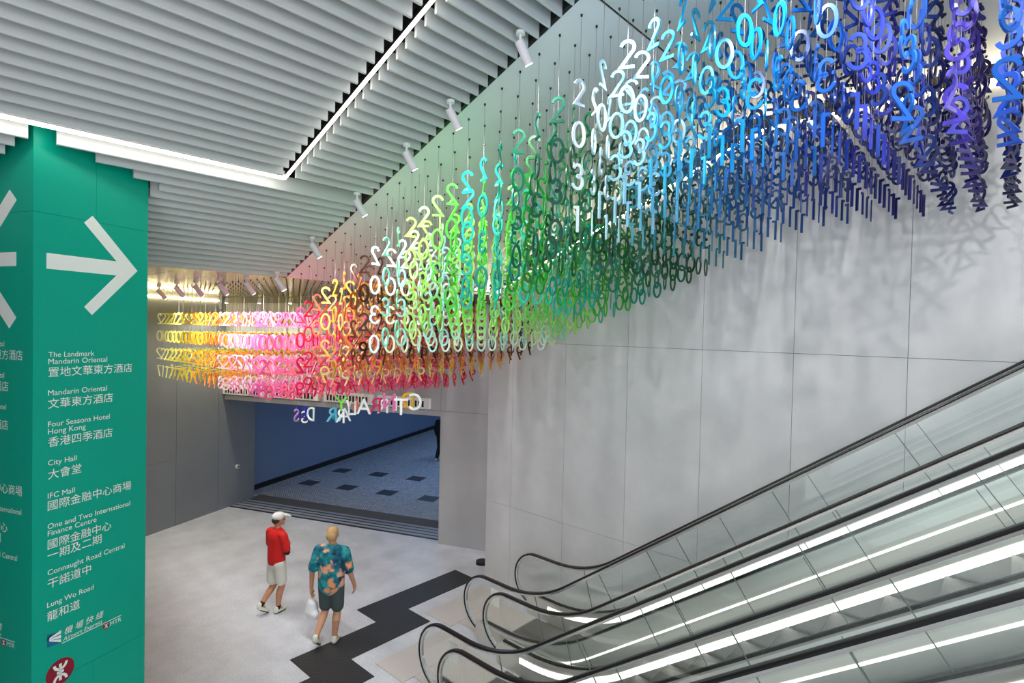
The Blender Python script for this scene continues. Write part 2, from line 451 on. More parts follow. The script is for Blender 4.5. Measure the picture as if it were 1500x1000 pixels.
# lobby cove line on the side wall
q = MB(); abox(q, 3.0, 11.1, B_LEFT+0.001, B_LEFT+0.03, 5.44, 5.452); o = q.obj('cove_light', M_cove2); tag(o, 'warm line light at the top of the lobby side wall', 'light')
q = MB(); abox(q, A_DOOR-0.05, A_DOOR-0.001, B_LEFT+0.05, -2.0, 5.40, ZL-0.01); o = q.obj('trim_4', mat('olive trim', (120, 116, 92), 0.5)); tag(o, kind='structure', label='dull gold trim at the top of the doorway wall', cat='trim')

# dark void above slats
o = MB().prism([(XF, -3, ZF+0.32), (XL, -3, ZL+0.32), (XL, YS+0.02, ZL+0.32), (XF, YS+0.02, ZF+0.32)], (0, 0, -0.03)).obj('ceiling', M_void, fix=True)
tag(o, kind='structure', label='black plenum above the sloping slats', cat='ceiling')
o = MB().box(XF, XEND, -3, YS+0.02, ZF+0.30, ZF+0.33).obj('ceiling', M_void); tag(o, kind='structure', label='black plenum above the level slats', cat='ceiling')
# black edge fascia between slats and panels
o = MB().prism([(XF, YS-0.045, ZF-0.01), (XF, YS-0.045, ZF+0.31), (XL, YS-0.045, ZL+0.31), (XL, YS-0.045, ZL-0.01)], (0, -0.043, 0)).obj('trim_5', M_black, fix=True)
tag(o, kind='structure', label='black edge strip between slats and panel ceiling', cat='trim')

# ================================================================== PILLAR frame (needed for slat clipping)
PC = np.array([-6.18, 0.80]); PWID, PDEP = 1.02, 1.25
def pill(u, v, z=0.0):
    """u along the front (right) face from the near corner, v along the left face"""
    p = PC+A2*u-B2*v
    return Vector((p[0], p[1], z))

# ================================================================== SLATS
PITCH_S = 0.1285
sc_ = empty('ceiling', (-5.5, 1.5, 6.6)); tag(sc_, kind='structure', label='sloping ceiling of pale grey hanging slats', cat='ceiling')
slat_mesh = {}
def slat(x, y0, y1, par, z):
    key = round(y1-y0, 3)
    if key not in slat_mesh:
        L = y1-y0
        p = [(-0.014, 0, 0.006), (-0.008, 0, 0), (0.008, 0, 0), (0.014, 0, 0.006), (0.014, 0, 0.165), (-0.014, 0, 0.165)]
        slat_mesh[key] = MB().prism(p, (0, -L, 0)).mesh('slat', M_slat)
        bm = bmesh.new(); bm.from_mesh(slat_mesh[key]); bmesh.ops.recalc_face_normals(bm, faces=bm.faces); bm.to_mesh(slat_mesh[key]); bm.free()
    return wchild(link('slat', slat_mesh[key], None, (x, y0, z)), par)
SY0 = -1.6
x = -2.921-0.004
k = 0
while x > XL+0.02:
    z = zc(x)-0.055
    segs = [(SY0, YS-0.05)] if x < -5.90 else [(SY0, 2.80), (2.945, YS-0.05)]
    if abs(x+5.985) < 0.066: segs = []
    out = []
    for (a, b) in segs:
        # gap around the pillar footprint
        hits = []
        for t in np.linspace(a, b, 240):
            d = np.array([x, t])-PC
            uu, vv = d@A2, -(d@B2)
            if -0.07 < uu < PWID+0.07 and -0.10 < vv < PDEP+0.07: hits.append(t)
        if hits:
            if hits[0]-a > 0.1: out.append((a, hits[0]))
            if b-hits[-1] > 0.1: out.append((hits[-1], b))
        else: out.append((a, b))
    for (a, b) in out: slat(x, round(a, 3), round(b, 3), sc_, z)
    x -= PITCH_S
sc2 = empty('ceiling', (0, 1.5, 7.7)); tag(sc2, kind='structure', label='level continuation of the slatted ceiling', cat='ceiling')
x = -2.921-0.004+PITCH_S
while x < XEND:
    for (a, b) in ((SY0, 2.80), (2.945, YS-0.05)): slat(x, a, b, sc2, ZF-0.055)
    x += PITCH_S

# line lights between the slats (one L-shaped fitting)
ll = empty('line_light', (-5.985, 2.84, 6.4)); tag(ll, 'L-shaped white glowing line light let into the slatted ceiling', 'light')
def zs_(x): return zc(x)-0.045
wchild(MB().box(-6.010, -5.960, SY0, 2.87, zs_(-5.985)+0.018, zs_(-5.985)+0.035).obj('light_arm', M_led), ll)
mb = MB(); mb.prism([(XF, 2.858, zs_(XF)+0.018), (-5.985, 2.858, zs_(-5.985)+0.018), (-5.985, 2.858, zs_(-5.985)+0.035), (XF, 2.858, zs_(XF)+0.035)], (0, -0.026, 0))
wchild(mb.obj('light_arm', M_led, fix=True), ll)
wchild(MB().box(XF, XEND, 2.858, 2.884, ZF-0.027, ZF-0.01).obj('light_arm', M_led), ll)
mb = MB(); mb.prism([(XF, 2.854, zs_(XF)+0.036), (-5.95, 2.854, zs_(-5.95)+0.036), (-5.95, 2.854, zs_(-5.95)+0.10), (XF, 2.854, zs_(XF)+0.10)], (0, -0.034, 0))
wchild(mb.obj('housing', M_black, fix=True), ll)
wchild(MB().box(-6.03, -5.94, SY0, 2.88, zs_(-5.985)+0.036, zs_(-5.985)+0.10).obj('housing', M_white), ll)

# ================================================================== PILLAR
pil = empty('wayfinding_pillar', pill(PWID/2, PDEP/2)); tag(pil, 'tall teal square pillar with white direction arrows and place names', 'pillar')
PTOP = 6.75
def pprism(u0, u1, v0, v1, z0, z1, name, m):
    p = [pill(u0, v0, z0), pill(u0, v1, z0), pill(u1, v1, z0), pill(u1, v0, z0)]
    mb = MB().prism(p, (0, 0, -(z1-z0)))
    return wchild(mb.obj(name, m, fix=True), pil)
pprism(0.014, PWID-0.014, 0.014, PDEP-0.014, 0, PTOP, 'core', mat('pillar joint', (0, 92, 78), 0.6))
zz = [0.0, 1.66, 5.768, PTOP]
gp = 0.0012
for face in range(4):
    for j in range(3):
        splits = [(0, 0.503), (0.503, 1.0)] if j != 1 else [(0, 1.0)]
        W = PWID if face in (0, 2) else PDEP
        for (s0, s1) in splits:
            a0, a1 = s0*W/1.0+(gp if s0 else 0), s1*W-(gp if s1 < 1 else 0)
            z0, z1 = zz[j]+(gp if j else 0), zz[j+1]-gp
            if face == 0: pprism(a0, a1, 0, 0.012, z0, z1, 'panel', M_green)
            elif face == 1: pprism(0, 0.012, a0+0.012, a1-(0.012 if s1 == 1 else 0), z0, z1, 'panel', M_green)
            elif face == 2: pprism(a0, a1, PDEP-0.012, PDEP, z0, z1, 'panel', M_green)
            else: pprism(PWID-0.012, PWID, a0+0.012, a1-(0.012 if s1 == 1 else 0), z0, z1, 'panel', M_green)

def text_data(body, bold=0.0, shear=0.0):
    cu = bpy.data.curves.new('t', 'FONT'); cu.body = body; cu.size = 1.0; cu.offset = bold; cu.shear = shear; cu.resolution_u = 3
    ob = bpy.data.objects.new('t', cu); COL.objects.link(ob)
    dg = bpy.context.evaluated_depsgraph_get(); dg.update()
    me = bpy.data.meshes.new_from_object(ob.evaluated_get(dg))
    bpy.data.objects.remove(ob); bpy.data.curves.remove(cu)
    return me

def face_frame(face):
    # returns origin, x axis, normal for text on a pillar face (reads left to right for someone facing it)
    if face == 'R': return (lambda u, z: pill(u, -0.0015, z)), Vector((A2[0], A2[1], 0)), Vector((B2[0], B2[1], 0))
    return (lambda u, z: pill(-0.0015, u, z)), Vector((B2[0], B2[1], 0)), Vector((-A2[0], -A2[1], 0))

def place_text(body, u0, z, width, face='R', m=None, name='lettering', bold=0.0, shear=0.0):
    me = text_data(body, bold, shear)
    co = np.empty(len(me.vertices)*3); me.vertices.foreach_get('co', co); co = co.reshape(-1, 3)
    x0, x1 = co[:, 0].min(), co[:, 0].max()
    s = width/(x1-x0)
    cjk = ord(body[0]) > 0x2E80
    y0 = co[:, 1].min() if cjk and body[0] != '一' else (-0.08 if cjk else 0.0)
    co2 = np.zeros_like(co); co2[:, 0] = (co[:, 0]-x0)*s; co2[:, 1] = (co[:, 1]-y0)*s
    me.vertices.foreach_set('co', co2.ravel()); me.materials.clear(); me.materials.append(m or M_print); me.update()
    fn, ax, nrm = face_frame(face)
    o = bpy.data.objects.new(name, me); COL.objects.link(o)
    org = fn(u0, z)
    zax = Vector((0, 0, 1))
    mw = Matrix(((ax.x, zax.x, nrm.x, org.x), (ax.y, zax.y, nrm.y, org.y), (ax.z, zax.z, nrm.z, org.z), (0, 0, 0, 1)))
    o.parent = pil; o.matrix_parent_inverse = Matrix.Translation(-Vector(pil.location)); o.matrix_basis = mw
    return o

TX = [('The Landmark', .119, 4.531, .382), ('Mandarin Oriental', .118, 4.470, .502), ('置地文華東方酒店', .119, 4.357, .745),
      ('Mandarin Oriental', .117, 4.197, .503), ('文華東方酒店', .117, 4.082, .559), ('Four Seasons Hotel', .118, 3.924, .529),
      ('Hong Kong', .118, 3.860, .311), ('香港四季酒店', .119, 3.747, .556), ('City Hall', .119, 3.587, .232), ('大會堂', .12, 3.464, .273),
      ('IFC Mall', .118, 3.298, .219), ('國際金融中心商場', .118, 3.190, .746), ('One and Two International', .118, 3.030, .736),
      ('Finance Centre', .119, 2.969, .412), ('國際金融中心', .119, 2.850, .550), ('一期及二期', .119, 2.752, .459),
      ('Connaught Road Central', .120, 2.624, .681), ('干諾道中', .12, 2.503, .364), ('Lung Wo Road', .117, 2.340, .391), ('龍和道', .117, 2.216, .271)]
for body, u, z, wd in TX:
    place_text(body, u, z, wd, 'R', bold=0.0)
    place_text(body, 0.875-(u-0.119), z+0.145, wd, 'L', bold=0.0)

def face_poly(pts, face, m, name, lift=0.0):
    fn, ax, nrm = face_frame(face)
    P = [fn(u, z)+nrm*(0.001+lift) for u, z in pts]
    return wchild(MB().prism(P, nrm*0.002).obj(name, m, fix=True), pil)
ARW = [(.479, 5.82), (.911, 5.359), (.478, 4.908), (.410, 4.980), (.703, 5.294), (.1, 5.294), (.1, 5.429), (.703, 5.429), (.405, 5.744)]
face_poly(ARW, 'R', M_print, 'arrow_sign')
face_poly([(.308, 5.964), (.907, 5.367), (.308, 4.774), (.215, 4.867), (.658, 5.309), (.218, 5.309), (.218, 5.428), (.658, 5.428), (.215, 5.871)], 'L', M_print, 'arrow_sign')     # points the other way on the other face
def emblem(face, mirror=0.0, dz=0.0):
    U = (lambda u: u) if face == 'R' else (lambda u: mirror-u)
    # line's small logo block: blue block with white rays
    face_poly([(U(.118), 2.101+dz), (U(.229), 2.081+dz), (U(.229), 1.978+dz), (U(.118), 1.987+dz)], face, M_bluep, 'logo_block')
    for (z0, z1) in ((2.09, 2.06), (2.048, 2.018), (2.008, 1.982)):
        face_poly([(U(.229), z0+dz), (U(.229), z1+dz), (U(.135), 2.055+dz-(2.06-z1)*0.25), (U(.135), 2.065+dz-(2.06-z1)*0.25)], face, M_print, 'logo_ray', 0.001)
    face_poly([(U(.118), 2.07+dz), (U(.118), 2.045+dz), (U(.150), 2.085+dz), (U(.155), 2.094+dz)], face, M_navy, 'logo_ray', 0.0015)
    face_poly([(U(.237), 1.968+dz), (U(.774), 1.968+dz), (U(.774), 1.963+dz), (U(.237), 1.963+dz)], face, M_print, 'rule')
    ring = lambda cu, cz, r: [(U(cu+r*math.cos(t)), cz+dz+r*math.sin(t)) for t in np.linspace(0, 2*math.pi, 40, endpoint=False)]
    for (cu, cz, r) in ((.626, 1.932, .030), (.225, 1.715, .117)):
        face_poly(ring(cu, cz, r), face, M_crimson, 'roundel')
        s = r/0.117
        W_ = 0.011*s
        def stroke(pts):
            P = [np.array(p) for p in pts]; Lf, Rt = [], []
            for i in range(len(P)):
                d = (P[min(i+1, len(P)-1)]-P[max(i-1, 0)]); d = d/np.linalg.norm(d); nn = np.array([-d[1], d[0]])*W_
                Lf.append(P[i]+nn); Rt.append(P[i]-nn)
            face_poly([(U(cu+q[0]), cz+dz+q[1]) for q in Lf+Rt[::-1]], face, M_print, 'roundel_stroke', 0.0015)
        stroke([(0, -0.075*s), (0, 0.075*s)])
        arc = [(0.05*s*math.cos(t), 0.075*s-0.05*s*math.sin(t)+0.002*s) for t in np.linspace(0, math.pi, 14)]
        stroke([(x, z) for x, z in arc]); stroke([(x, -z) for x, z in arc])
        stroke([(-0.028*s, 0), (0.028*s, 0)])
emblem('R'); emblem('L', 0.994, 0.09)
place_text('機 場 快 綫', .258, 2.030, .345, 'R', shear=0.25)
place_text('Airport Express', .245, 1.978, .345, 'R', shear=0.25)
place_text('MTR', .665, 1.910, .108, 'R')
place_text('機 場 快 綫', .994-.258, 2.12, .345, 'L', shear=0.25)
place_text('Airport Express', .994-.245, 2.068, .345, 'L', shear=0.25)
place_text('MTR', .994-.665, 2.0, .108, 'L')

# ================================================================== ESCALATORS
M35 = 0.724; TH = math.atan(M35)
YP = [(7.39, 6.17), (5.97, 4.76), (4.55, 3.34), (3.13, 1.92)]
HR = 1.01
def path(xk, x0, x1, step=0.16):
    """(x, z, nx, nz) along the handrail centre line, from x0 on the flat to x1 on the incline"""
    t = 0.60; R = t/math.tan(TH/2); pts = []
    xa, xb = xk-t, xk+t*math.cos(TH)
    x = x0
    if x0 < xa:
        pts.append((x0, HR, 0, 1))
        pts.append((xa, HR, 0, 1)) if x1 > xa else None
    if x1 <= xa:
        pts.append((x1, HR, 0, 1)); return pts
    n = 12
    for i in range(0 if x0 >= xa else 1, n+1):
        a = TH*i/n; X = xa+R*math.sin(a)
        if x0 <= X <= x1: pts.append((X, HR+R*(1-math.cos(a)), -math.sin(a), math.cos(a)))
    if x0 > xb: pts = [(x0, HR+M35*(x0-xk), -math.sin(TH), math.cos(TH))]
    if x1 > xb: pts.append((x1, HR+M35*(x1-xk), -math.sin(TH), math.cos(TH)))
    # exact ends on the arc
    def at(X):
        if X <= xa: return (X, HR, 0, 1)
        if X >= xb: return (X, HR+M35*(X-xk), -math.sin(TH), math.cos(TH))
        a = math.asin((X-xa)/R); return (X, HR+R*(1-math.cos(a)), -math.sin(a), math.cos(a))
    if not pts or pts[0][0] > x0+1e-4: pts = [at(x0)]+pts
    if pts[-1][0] < x1-1e-4: pts.append(at(x1))
    return pts

def sweep(pts, prof, y0, zmin=None):
    """prof: closed list of (y, n)"""
    mb = MB(); k = len(prof); V = []
    for (x, z, nx, nz) in pts:
        for (yy, nn) in prof:
            Z = z+nz*nn; X = x+nx*nn
            if zmin is not None and Z < zmin: Z = zmin
            V.append((X, y0+yy, Z))
    F = []
    for i in range(len(pts)-1):
        for j in range(k):
            a = i*k+j; b = i*k+(j+1) % k; F.append((a, b, b+k, a+k))
    F.append(tuple(range(k-1, -1, -1))); F.append(tuple(range((len(pts)-1)*k, len(pts)*k)))
    return mb.poly(V, F)

step_me = MB().box(0, 0.405, -0.50, 0.50, -0.02, 0).box(0, 0.03, -0.50, 0.50, -0.27, -0.02).mesh('step', M_step)
names = ['escalator farthest from camera, against the grey cement wall', 'second escalator from the cement wall', 'third escalator from the cement wall, behind the nearest one', 'nearest escalator, cut off by the bottom right of the frame']
XTOP = 3.6
for e, (yf, yn) in enumerate(YP):
    xk = -4.99+0.63*e
    E = empty('escalator', (xk, (yf+yn)/2, 0)); tag(E, names[e], 'escalator', 'four parallel escalators')
    xc = xk-1.05
    for side, yb in ((1, yf), (-1, yn)):
        # handrail with newel loop
        loop = []
        for t in np.linspace(-math.pi/2-0.0, -3*math.pi/2, 22):
            loop.append((xc+0.43*math.cos(t), 0.58+0.43*math.sin(t), math.cos(t), math.sin(t)))
        loop = [(xc+0.10, 0.15, 0, -1)]+loop
        P = loop+path(xk, xc+0.05, XTOP)
        hp = [(-.034, -.012), (-.037, 0), (-.030, .012), (-.014, .016), (.014, .016), (.030, .012), (.037, 0), (.034, -.012)]
        hr = wchild(sweep(P, hp, yb).obj('handrail', M_rubber, smooth=True, fix=True), E)
        gp_ = [(-.018, -.04), (-.024, -.016), (.024, -.016), (.018, -.04)]
        wchild(sweep(P, gp_, yb).obj('handrail_guide', M_chrome, smooth=True, fix=True), E)
        # newel glass
        xj = xk-0.70
        out = []
        for t in np.linspace(math.pi/2, math.pi+math.asin(0.27/0.395), 20):
            out.append((xc+0.395*math.cos(t), 0.58+0.395*math.sin(t)))
        poly = [(xj, 0.975)]+out+[(xj, out[-1][1])]
        wchild(MB().prism([(x, yb+0.006, z) for x, z in poly], (0, 0.012, 0)).obj('glass_panel', M_glass, fix=True), E)
        # glass panels up the run
        edges = [xj+0.006]
        x = xk-0.05
        while x < XTOP: edges.append(x); x += 1.05
        edges.append(XTOP)
        for i in range(len(edges)-1):
            PP = path(xk, edges[i], edges[i+1]-0.006)
            wchild(sweep(PP, [(-.006, -.68), (.006, -.68), (.006, -.035), (-.006, -.035)], yb).obj('glass_panel', M_glass, fix=True), E)
        # base: deck + cladding
        inn = -0.07*side; outw = (0.093 if not (e == 0 and side == 1) else YW-yf-0.002)*side
        PB = path(xk, xc-0.02, XTOP)
        wchild(sweep(PB, [(inn, -.68), (outw, -.68), (outw, -1.55), (inn, -1.55)], yb, 0.004).obj('base_cladding', M_steel, fix=True), E)
        wchild(sweep(PB, [(-.02, -.655), (.02, -.655), (.02, -.68), (-.02, -.68)], yb).obj('glass_clamp', M_black, fix=True), E)
        wchild(sweep(path(xk, xc+0.35, XTOP), [(inn, -.815), (inn-0.012*side, -.815), (inn-0.012*side, -.745), (inn, -.745)], yb).obj('led_strip', M_escled, fix=True), E)
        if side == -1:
            wchild(sweep(path(xk, xc+0.3, XTOP), [(outw-.001, -.90), (outw-.008, -.90), (outw-.008, -.88), (outw-.001, -.88)], yb).obj('cladding_reflection', M_escled, fix=True), E)  # glowing line painted in as a reflection on the steel, no lamp here
            xx_ = xk+0.45
            while xx_ < XTOP:
                wchild(sweep(path(xk, xx_, xx_+0.006), [(outw+.001, -.69), (outw-.004, -.69), (outw-.004, -1.5), (outw+.001, -1.5)], yb, 0.005).obj('cladding_joint', M_seal, fix=True), E); xx_ += 1.3
        for xe in edges[1:-1]:
            wchild(sweep(path(xk, xe-0.005, xe-0.001), [(-.007, -.68), (.007, -.68), (.007, -.035), (-.007, -.035)], yb).obj('glass_seal', M_seal, fix=True), E)
        # handrail inlet at the newel foot
        wchild(MB().box(xc+0.06, xc+0.20, yb-0.05, yb+0.05, 0.115, 0.19).obj('handrail_inlet', M_black, bevel=0.01), E)
        # rounded nose of the base
        nose = [(xc-0.02+0.10*math.cos(t)-0.10*0, 0.17+0.16*math.sin(t)) for t in np.linspace(math.pi/2, 3*math.pi/2, 10)]
        wchild(MB().prism([(x, yb+0.07, z) for x, z in nose], (0, 0.14, 0)).obj('base_nose', M_steel, fix=True), E)
        if side == -1:
            wchild(MB().box(xc+0.14, xc+0.32, yb-0.009, yb-0.0065, 0.64, 0.90).obj('notice_sticker', M_white), E)
    ym = (yf+yn)/2
    # steps
    x = xk-0.9
    while x < XTOP:
        z = max(0.012, M35*(x-xk)+0.02)
        o = link('step', step_me, None, (x, ym, z)); wchild(o, E); x += 0.405
    # landing plates and comb
    for (x0, x1) in ((xk-2.39, xk-1.75), (xk-1.745, xk-0.92)):
        wchild(MB().box(x0, x1, ym-0.69 if x1 < xk-1.5 else ym-0.50, ym+0.69 if x1 < xk-1.5 else ym+0.50, 0, 0.012).obj('landing_plate', M_plate), E)
    # dark truss below the steps
    wchild(sweep(path(xk, xk-0.7, XTOP), [(-.53, -1.32), (.53, -1.32), (.53, -1.6), (-.53, -1.6)], ym, 0.003).obj('truss', M_black, fix=True), E)

# zigzag mat at the escalator feet
zig = [(-8.28, 7.60), (-7.69, 7.60), (-7.69, 5.975), (-7.095, 5.975), (-7.095, 4.49), (-6.5, 4.49), (-6.5, 3.02), (-5.9, 3.02), (-5.9, 1.6), (-6.5, 1.6), (-6.5, 2.40), (-7.105, 2.40), (-7.105, 3.87), (-7.705, 3.87), (-7.705, 5.345), (-8.28, 5.345)]
o = MB().prism([(x, y, 0.010) for x, y in zig][::-1], (0, 0, 0.008)).obj('floor_mat', M_mat, fix=True)
tag(o, 'black dotted zigzag mat in front of the escalators', 'floor mat')
P = on_plane((706, 825), (0, 0, 1), 0)
o = MB().cyl((P[0], P[1], 0.0), (P[0], P[1], 0.06), 0.13, 0.12, 24).obj('floor_disc', M_black)
tag(o, 'small black round disc on the floor half hidden behind the cement wall corner', 'disc')

# ================================================================== AIR GRILLES over the doorway
M_slot = mat('grille slot', (28, 28, 30), 0.7)
for (pa, pb, lab) in ((326, 384, 'leftmost white air grille above the doorway'), (390, 466, 'second white air grille from left above the doorway'), (474, 546, 'third white air grille from left above the doorway'), (553, 629, 'rightmost white air grille above the doorway, behind the hanging letters')):
    A3 = (A2[0], A2[1], 0)
    b0 = on_plane((pa, 585), A3, A_DOOR-0.08)[:2]@B2; b1 = on_plane((pb, 592), A3, A_DOOR-0.08)[:2]@B2
    G = empty('air_grille', ab(A_DOOR, (b0+b1)/2, 3.02)); tag(G, lab, 'air grille', 'white air grilles above the doorway')
    q = MB(); abox(q, A_DOOR-0.09, A_DOOR-0.001, b0, b1, 3.03, 3.27); wchild(q.obj('housing', M_white, bevel=0.008), G)
    n = 13
    for k in range(n):
        bb = b0+0.10+(b1-b0-0.20)*k/n
        q = MB(); abox(q, A_DOOR-0.094, A_DOOR-0.0905, bb, bb+(b1-b0-0.2)/n*0.55, 3.07, 3.21); wchild(q.obj('slot', M_slot), G)

# small dome camera on the side wall
P = on_plane((348, 683), (B2[0], B2[1], 0), B_LEFT+0.03)
Cm = empty('wall_sensor', P); tag(Cm, 'tiny white sensor on the dark lobby side wall', 'sensor')
n3 = Vector((B2[0], B2[1], 0))
wchild(MB().cyl(Vector(P)-n3*0.03, Vector(P)+n3*0.03, 0.055, 0.05, 20).obj('body', M_white), Cm)
wchild(MB().cyl(Vector(P)+n3*0.03, Vector(P)+n3*0.05, 0.03, 0.02, 16).obj('lens', M_black), Cm)

# ================================================================== SPOT LAMPS
def spot(px, py, top, aim, label, power, size=70, blend=0.6, length=0.21, r=0.041, group='spot lamps', color=(1, 0.97, 0.94), soft=0.10):
    """a cylinder spot on a short stem under the ceiling, with its light"""
    topv = Vector(top)
    S = empty('spot_lamp', topv); tag(S, label, 'spot lamp', group)
    piv = topv-Vector((0, 0, 0.11))
    wchild(MB().cyl(topv, topv-Vector((0, 0, 0.03)), 0.04, 0.04, 18).obj('mount', M_white), S)
    wchild(MB().cyl(topv, piv, 0.012, 0.012, 10).obj('stem', M_white), S)
    d = (Vector(aim)-piv).normalized()
    p0 = piv-d*0.03; p1 = p0+d*length
    wchild(MB().cyl(p0, p1, r, r, 22).obj('barrel', M_spot, smooth=True), S)
    wchild(MB().cyl(p1, p1+d*0.004, r*0.82, r*0.82, 20).obj('lens', M_lens), S)
    L = bpy.data.lights.new('spot_light', 'SPOT'); L.energy = power; L.spot_size = rad(size); L.spot_blend = blend; L.shadow_soft_size = soft
    L.color = color
    lo = bpy.data.objects.new('spot_light', L); COL.objects.link(lo)
    lo.location = p1+d*0.02; lo.rotation_euler = d.to_track_quat('-Z', 'Y').to_euler()
    lo.parent = S; lo.matrix_parent_inverse = Matrix.Translation(-topv)
    return S
ords = ['first', 'second', 'third', 'fourth', 'fifth', 'sixth', 'seventh', 'eighth']
for k, xx in enumerate([-3.34, -4.25, -4.95, -5.9, -6.95, -7.95]):
    t_ = (xx, 3.72, zc(xx)-0.05)
    spot(0, 0, t_, (xx+0.25, 3.72+1.3, zc(xx)-2.1), '%s white spot lamp down the edge of the sloping slats' % ords[k], 110, 125, group='spot lamps along the slat edge')
for k, xx in enumerate([-2.3, -1.3, -0.3, 0.7]):
    spot(0, 0, (xx, 3.72, ZF-0.05), (xx-0.2, 7.6, 3.9), '%s white spot lamp along the level slat edge, above the frame' % ords[k], 120, 100, soft=0.04, group='spot lamps above the upper edge')
for k, (px, py) in enumerate([(233, 418), (259, 413), (287, 411), (322, 407), (361, 405)]):
    P = on_plane((px, py), (0, 0, 1), ZL)
    spot(0, 0, (P[0], P[1], ZL), (P[0]-0.2, P[1]+2.0, ZL-2.4), '%s mauve-grey spot lamp from left under the lobby ceiling' % ords[k], 120, 110, group='spot lamps under the lobby ceiling')
for k, (px, py) in enumerate([(276, 432), (332.6, 435), (380.6, 438), (426, 440)]):
    P = on_plane((px, py), (A2[0], A2[1], 0), 10.75)
    spot(0, 0, (P[0], P[1], ZL), (P[0]+0.35, P[1]-0.9, 0), '%s downlight from left in front of the doorway wall' % ords[k], 95, 140, length=0.12, group='downlights by the doorway wall', color=(1, 0.93, 0.78))

# passage ceiling lamps (cool)
for k in range(4):
    a = 14.5+3.6*k
    o = MB(); abox(o, a, a+1.2, -8.6, -8.4, 3.26, 3.299); q = o.obj('ceiling_lamp', mat('cool lamp', (210, 230, 255), 0.5, emit=(172, 208, 255), es=46.0))
    tag(q, '%s cool tube lamp under the passage ceiling, out of sight' % ords[k], 'light', 'passage lamps')

# ================================================================== NUMERALS
NH, NSW, NTH = 0.24, 0.0128, 0.014      # height, half stroke, thickness
def ell(cx, cz, rx, rz, a0, a1, n):
    return [(cx+rx*math.cos(rad(a0+(a1-a0)*i/n)), cz+rz*math.sin(rad(a0+(a1-a0)*i/n))) for i in range(n+1)]
def ribbon(pts, closed, mb, hw=NSW, th=NTH):
    P = [np.array(p, float) for p in pts]
    n = len(P); Lf, Rt = [], []
    for i in range(n):
        if closed: p0, p1, p2 = P[(i-1) % n], P[i], P[(i+1) % n]
        else: p0, p1, p2 = P[max(i-1, 0)], P[i], P[min(i+1, n-1)]
        d1 = p1-p0; d2 = p2-p1
        if np.linalg.norm(d1) < 1e-9: d1 = d2
        if np.linalg.norm(d2) < 1e-9: d2 = d1
        d1 = d1/np.linalg.norm(d1); d2 = d2/np.linalg.norm(d2)
        n1 = np.array([-d1[1], d1[0]]); n2 = np.array([-d2[1], d2[0]])
        m = n1+n2; L = np.linalg.norm(m)
        m = m/L if L > 1e-6 else n1
        k = hw/max(0.42, m@n1)
        Lf.append(P[i]+m*k); Rt.append(P[i]-m*k)
    V = []
    for i in range(n):
        V += [(Lf[i][0], -th/2, Lf[i][1]), (Rt[i][0], -th/2, Rt[i][1]), (Rt[i][0], th/2, Rt[i][1]), (Lf[i][0], th/2, Lf[i][1])]
    F = []
    for i in range(n if closed else n-1):
        a = 4*i; b = 4*((i+1) % n)
        for j in range(4): F.append((a+j, a+(j+1) % 4, b+(j+1) % 4, b+j))
    if not closed: F += [(0, 3, 2, 1), (4*(n-1), 4*(n-1)+1, 4*(n-1)+2, 4*(n-1)+3)]
    mb.poly(V, F)
def digit_mesh(ch):
    mb = MB(); h = NH/2
    if ch == '0': ribbon(ell(0, 0, .058, h-NSW, 90, 450, 26)[:-1], True, mb)
    elif ch == '1': ribbon([(-.034, h-NSW-.004), (.006, h-NSW-.004), (.006, -h)], False, mb)
    elif ch == '2': ribbon(ell(0, h-NSW-.052, .054, .052, 172, -28, 12)+[(-.055, -h+NSW), (.06, -h+NSW)], False, mb)
    elif ch == '3':
        ribbon(ell(-.004, .052, .044, h-NSW-.052, 160, -80, 12)+[(-.012, .006)], False, mb)
        ribbon([(-.012, .006)]+ell(-.004, -.047, .054, h-NSW-.047, 80, -165, 14), False, mb)
    elif ch == '7': ribbon([(-.055, h-NSW), (.055, h-NSW), (-.02, -h)], False, mb)
    elif ch == '8':
        ribbon(ell(0, .053, .043, .046, 90, 450, 18)[:-1], True, mb); ribbon(ell(0, -.047, .053, .052, 90, 450, 20)[:-1], True, mb)
    elif ch == '9':
        ribbon(ell(0, h-NSW-.052, .053, .052, 90, 450, 20)[:-1], True, mb); ribbon([(.050, h-NSW-.075), (-.012, -h)], False, mb)
    elif ch == '4':
        ribbon([(.03, -h), (.03, h-NSW), (-.06, -.05), (.062, -.05)], False, mb)
    me = mb.mesh('numeral_'+ch); 
    bm = bmesh.new(); bm.from_mesh(me); bmesh.ops.recalc_face_normals(bm, faces=bm.faces); bm.to_mesh(me); bm.free()
    me.materials.append(M_white)
    return me
DIG = {c: digit_mesh(c) for c in '0123789'}

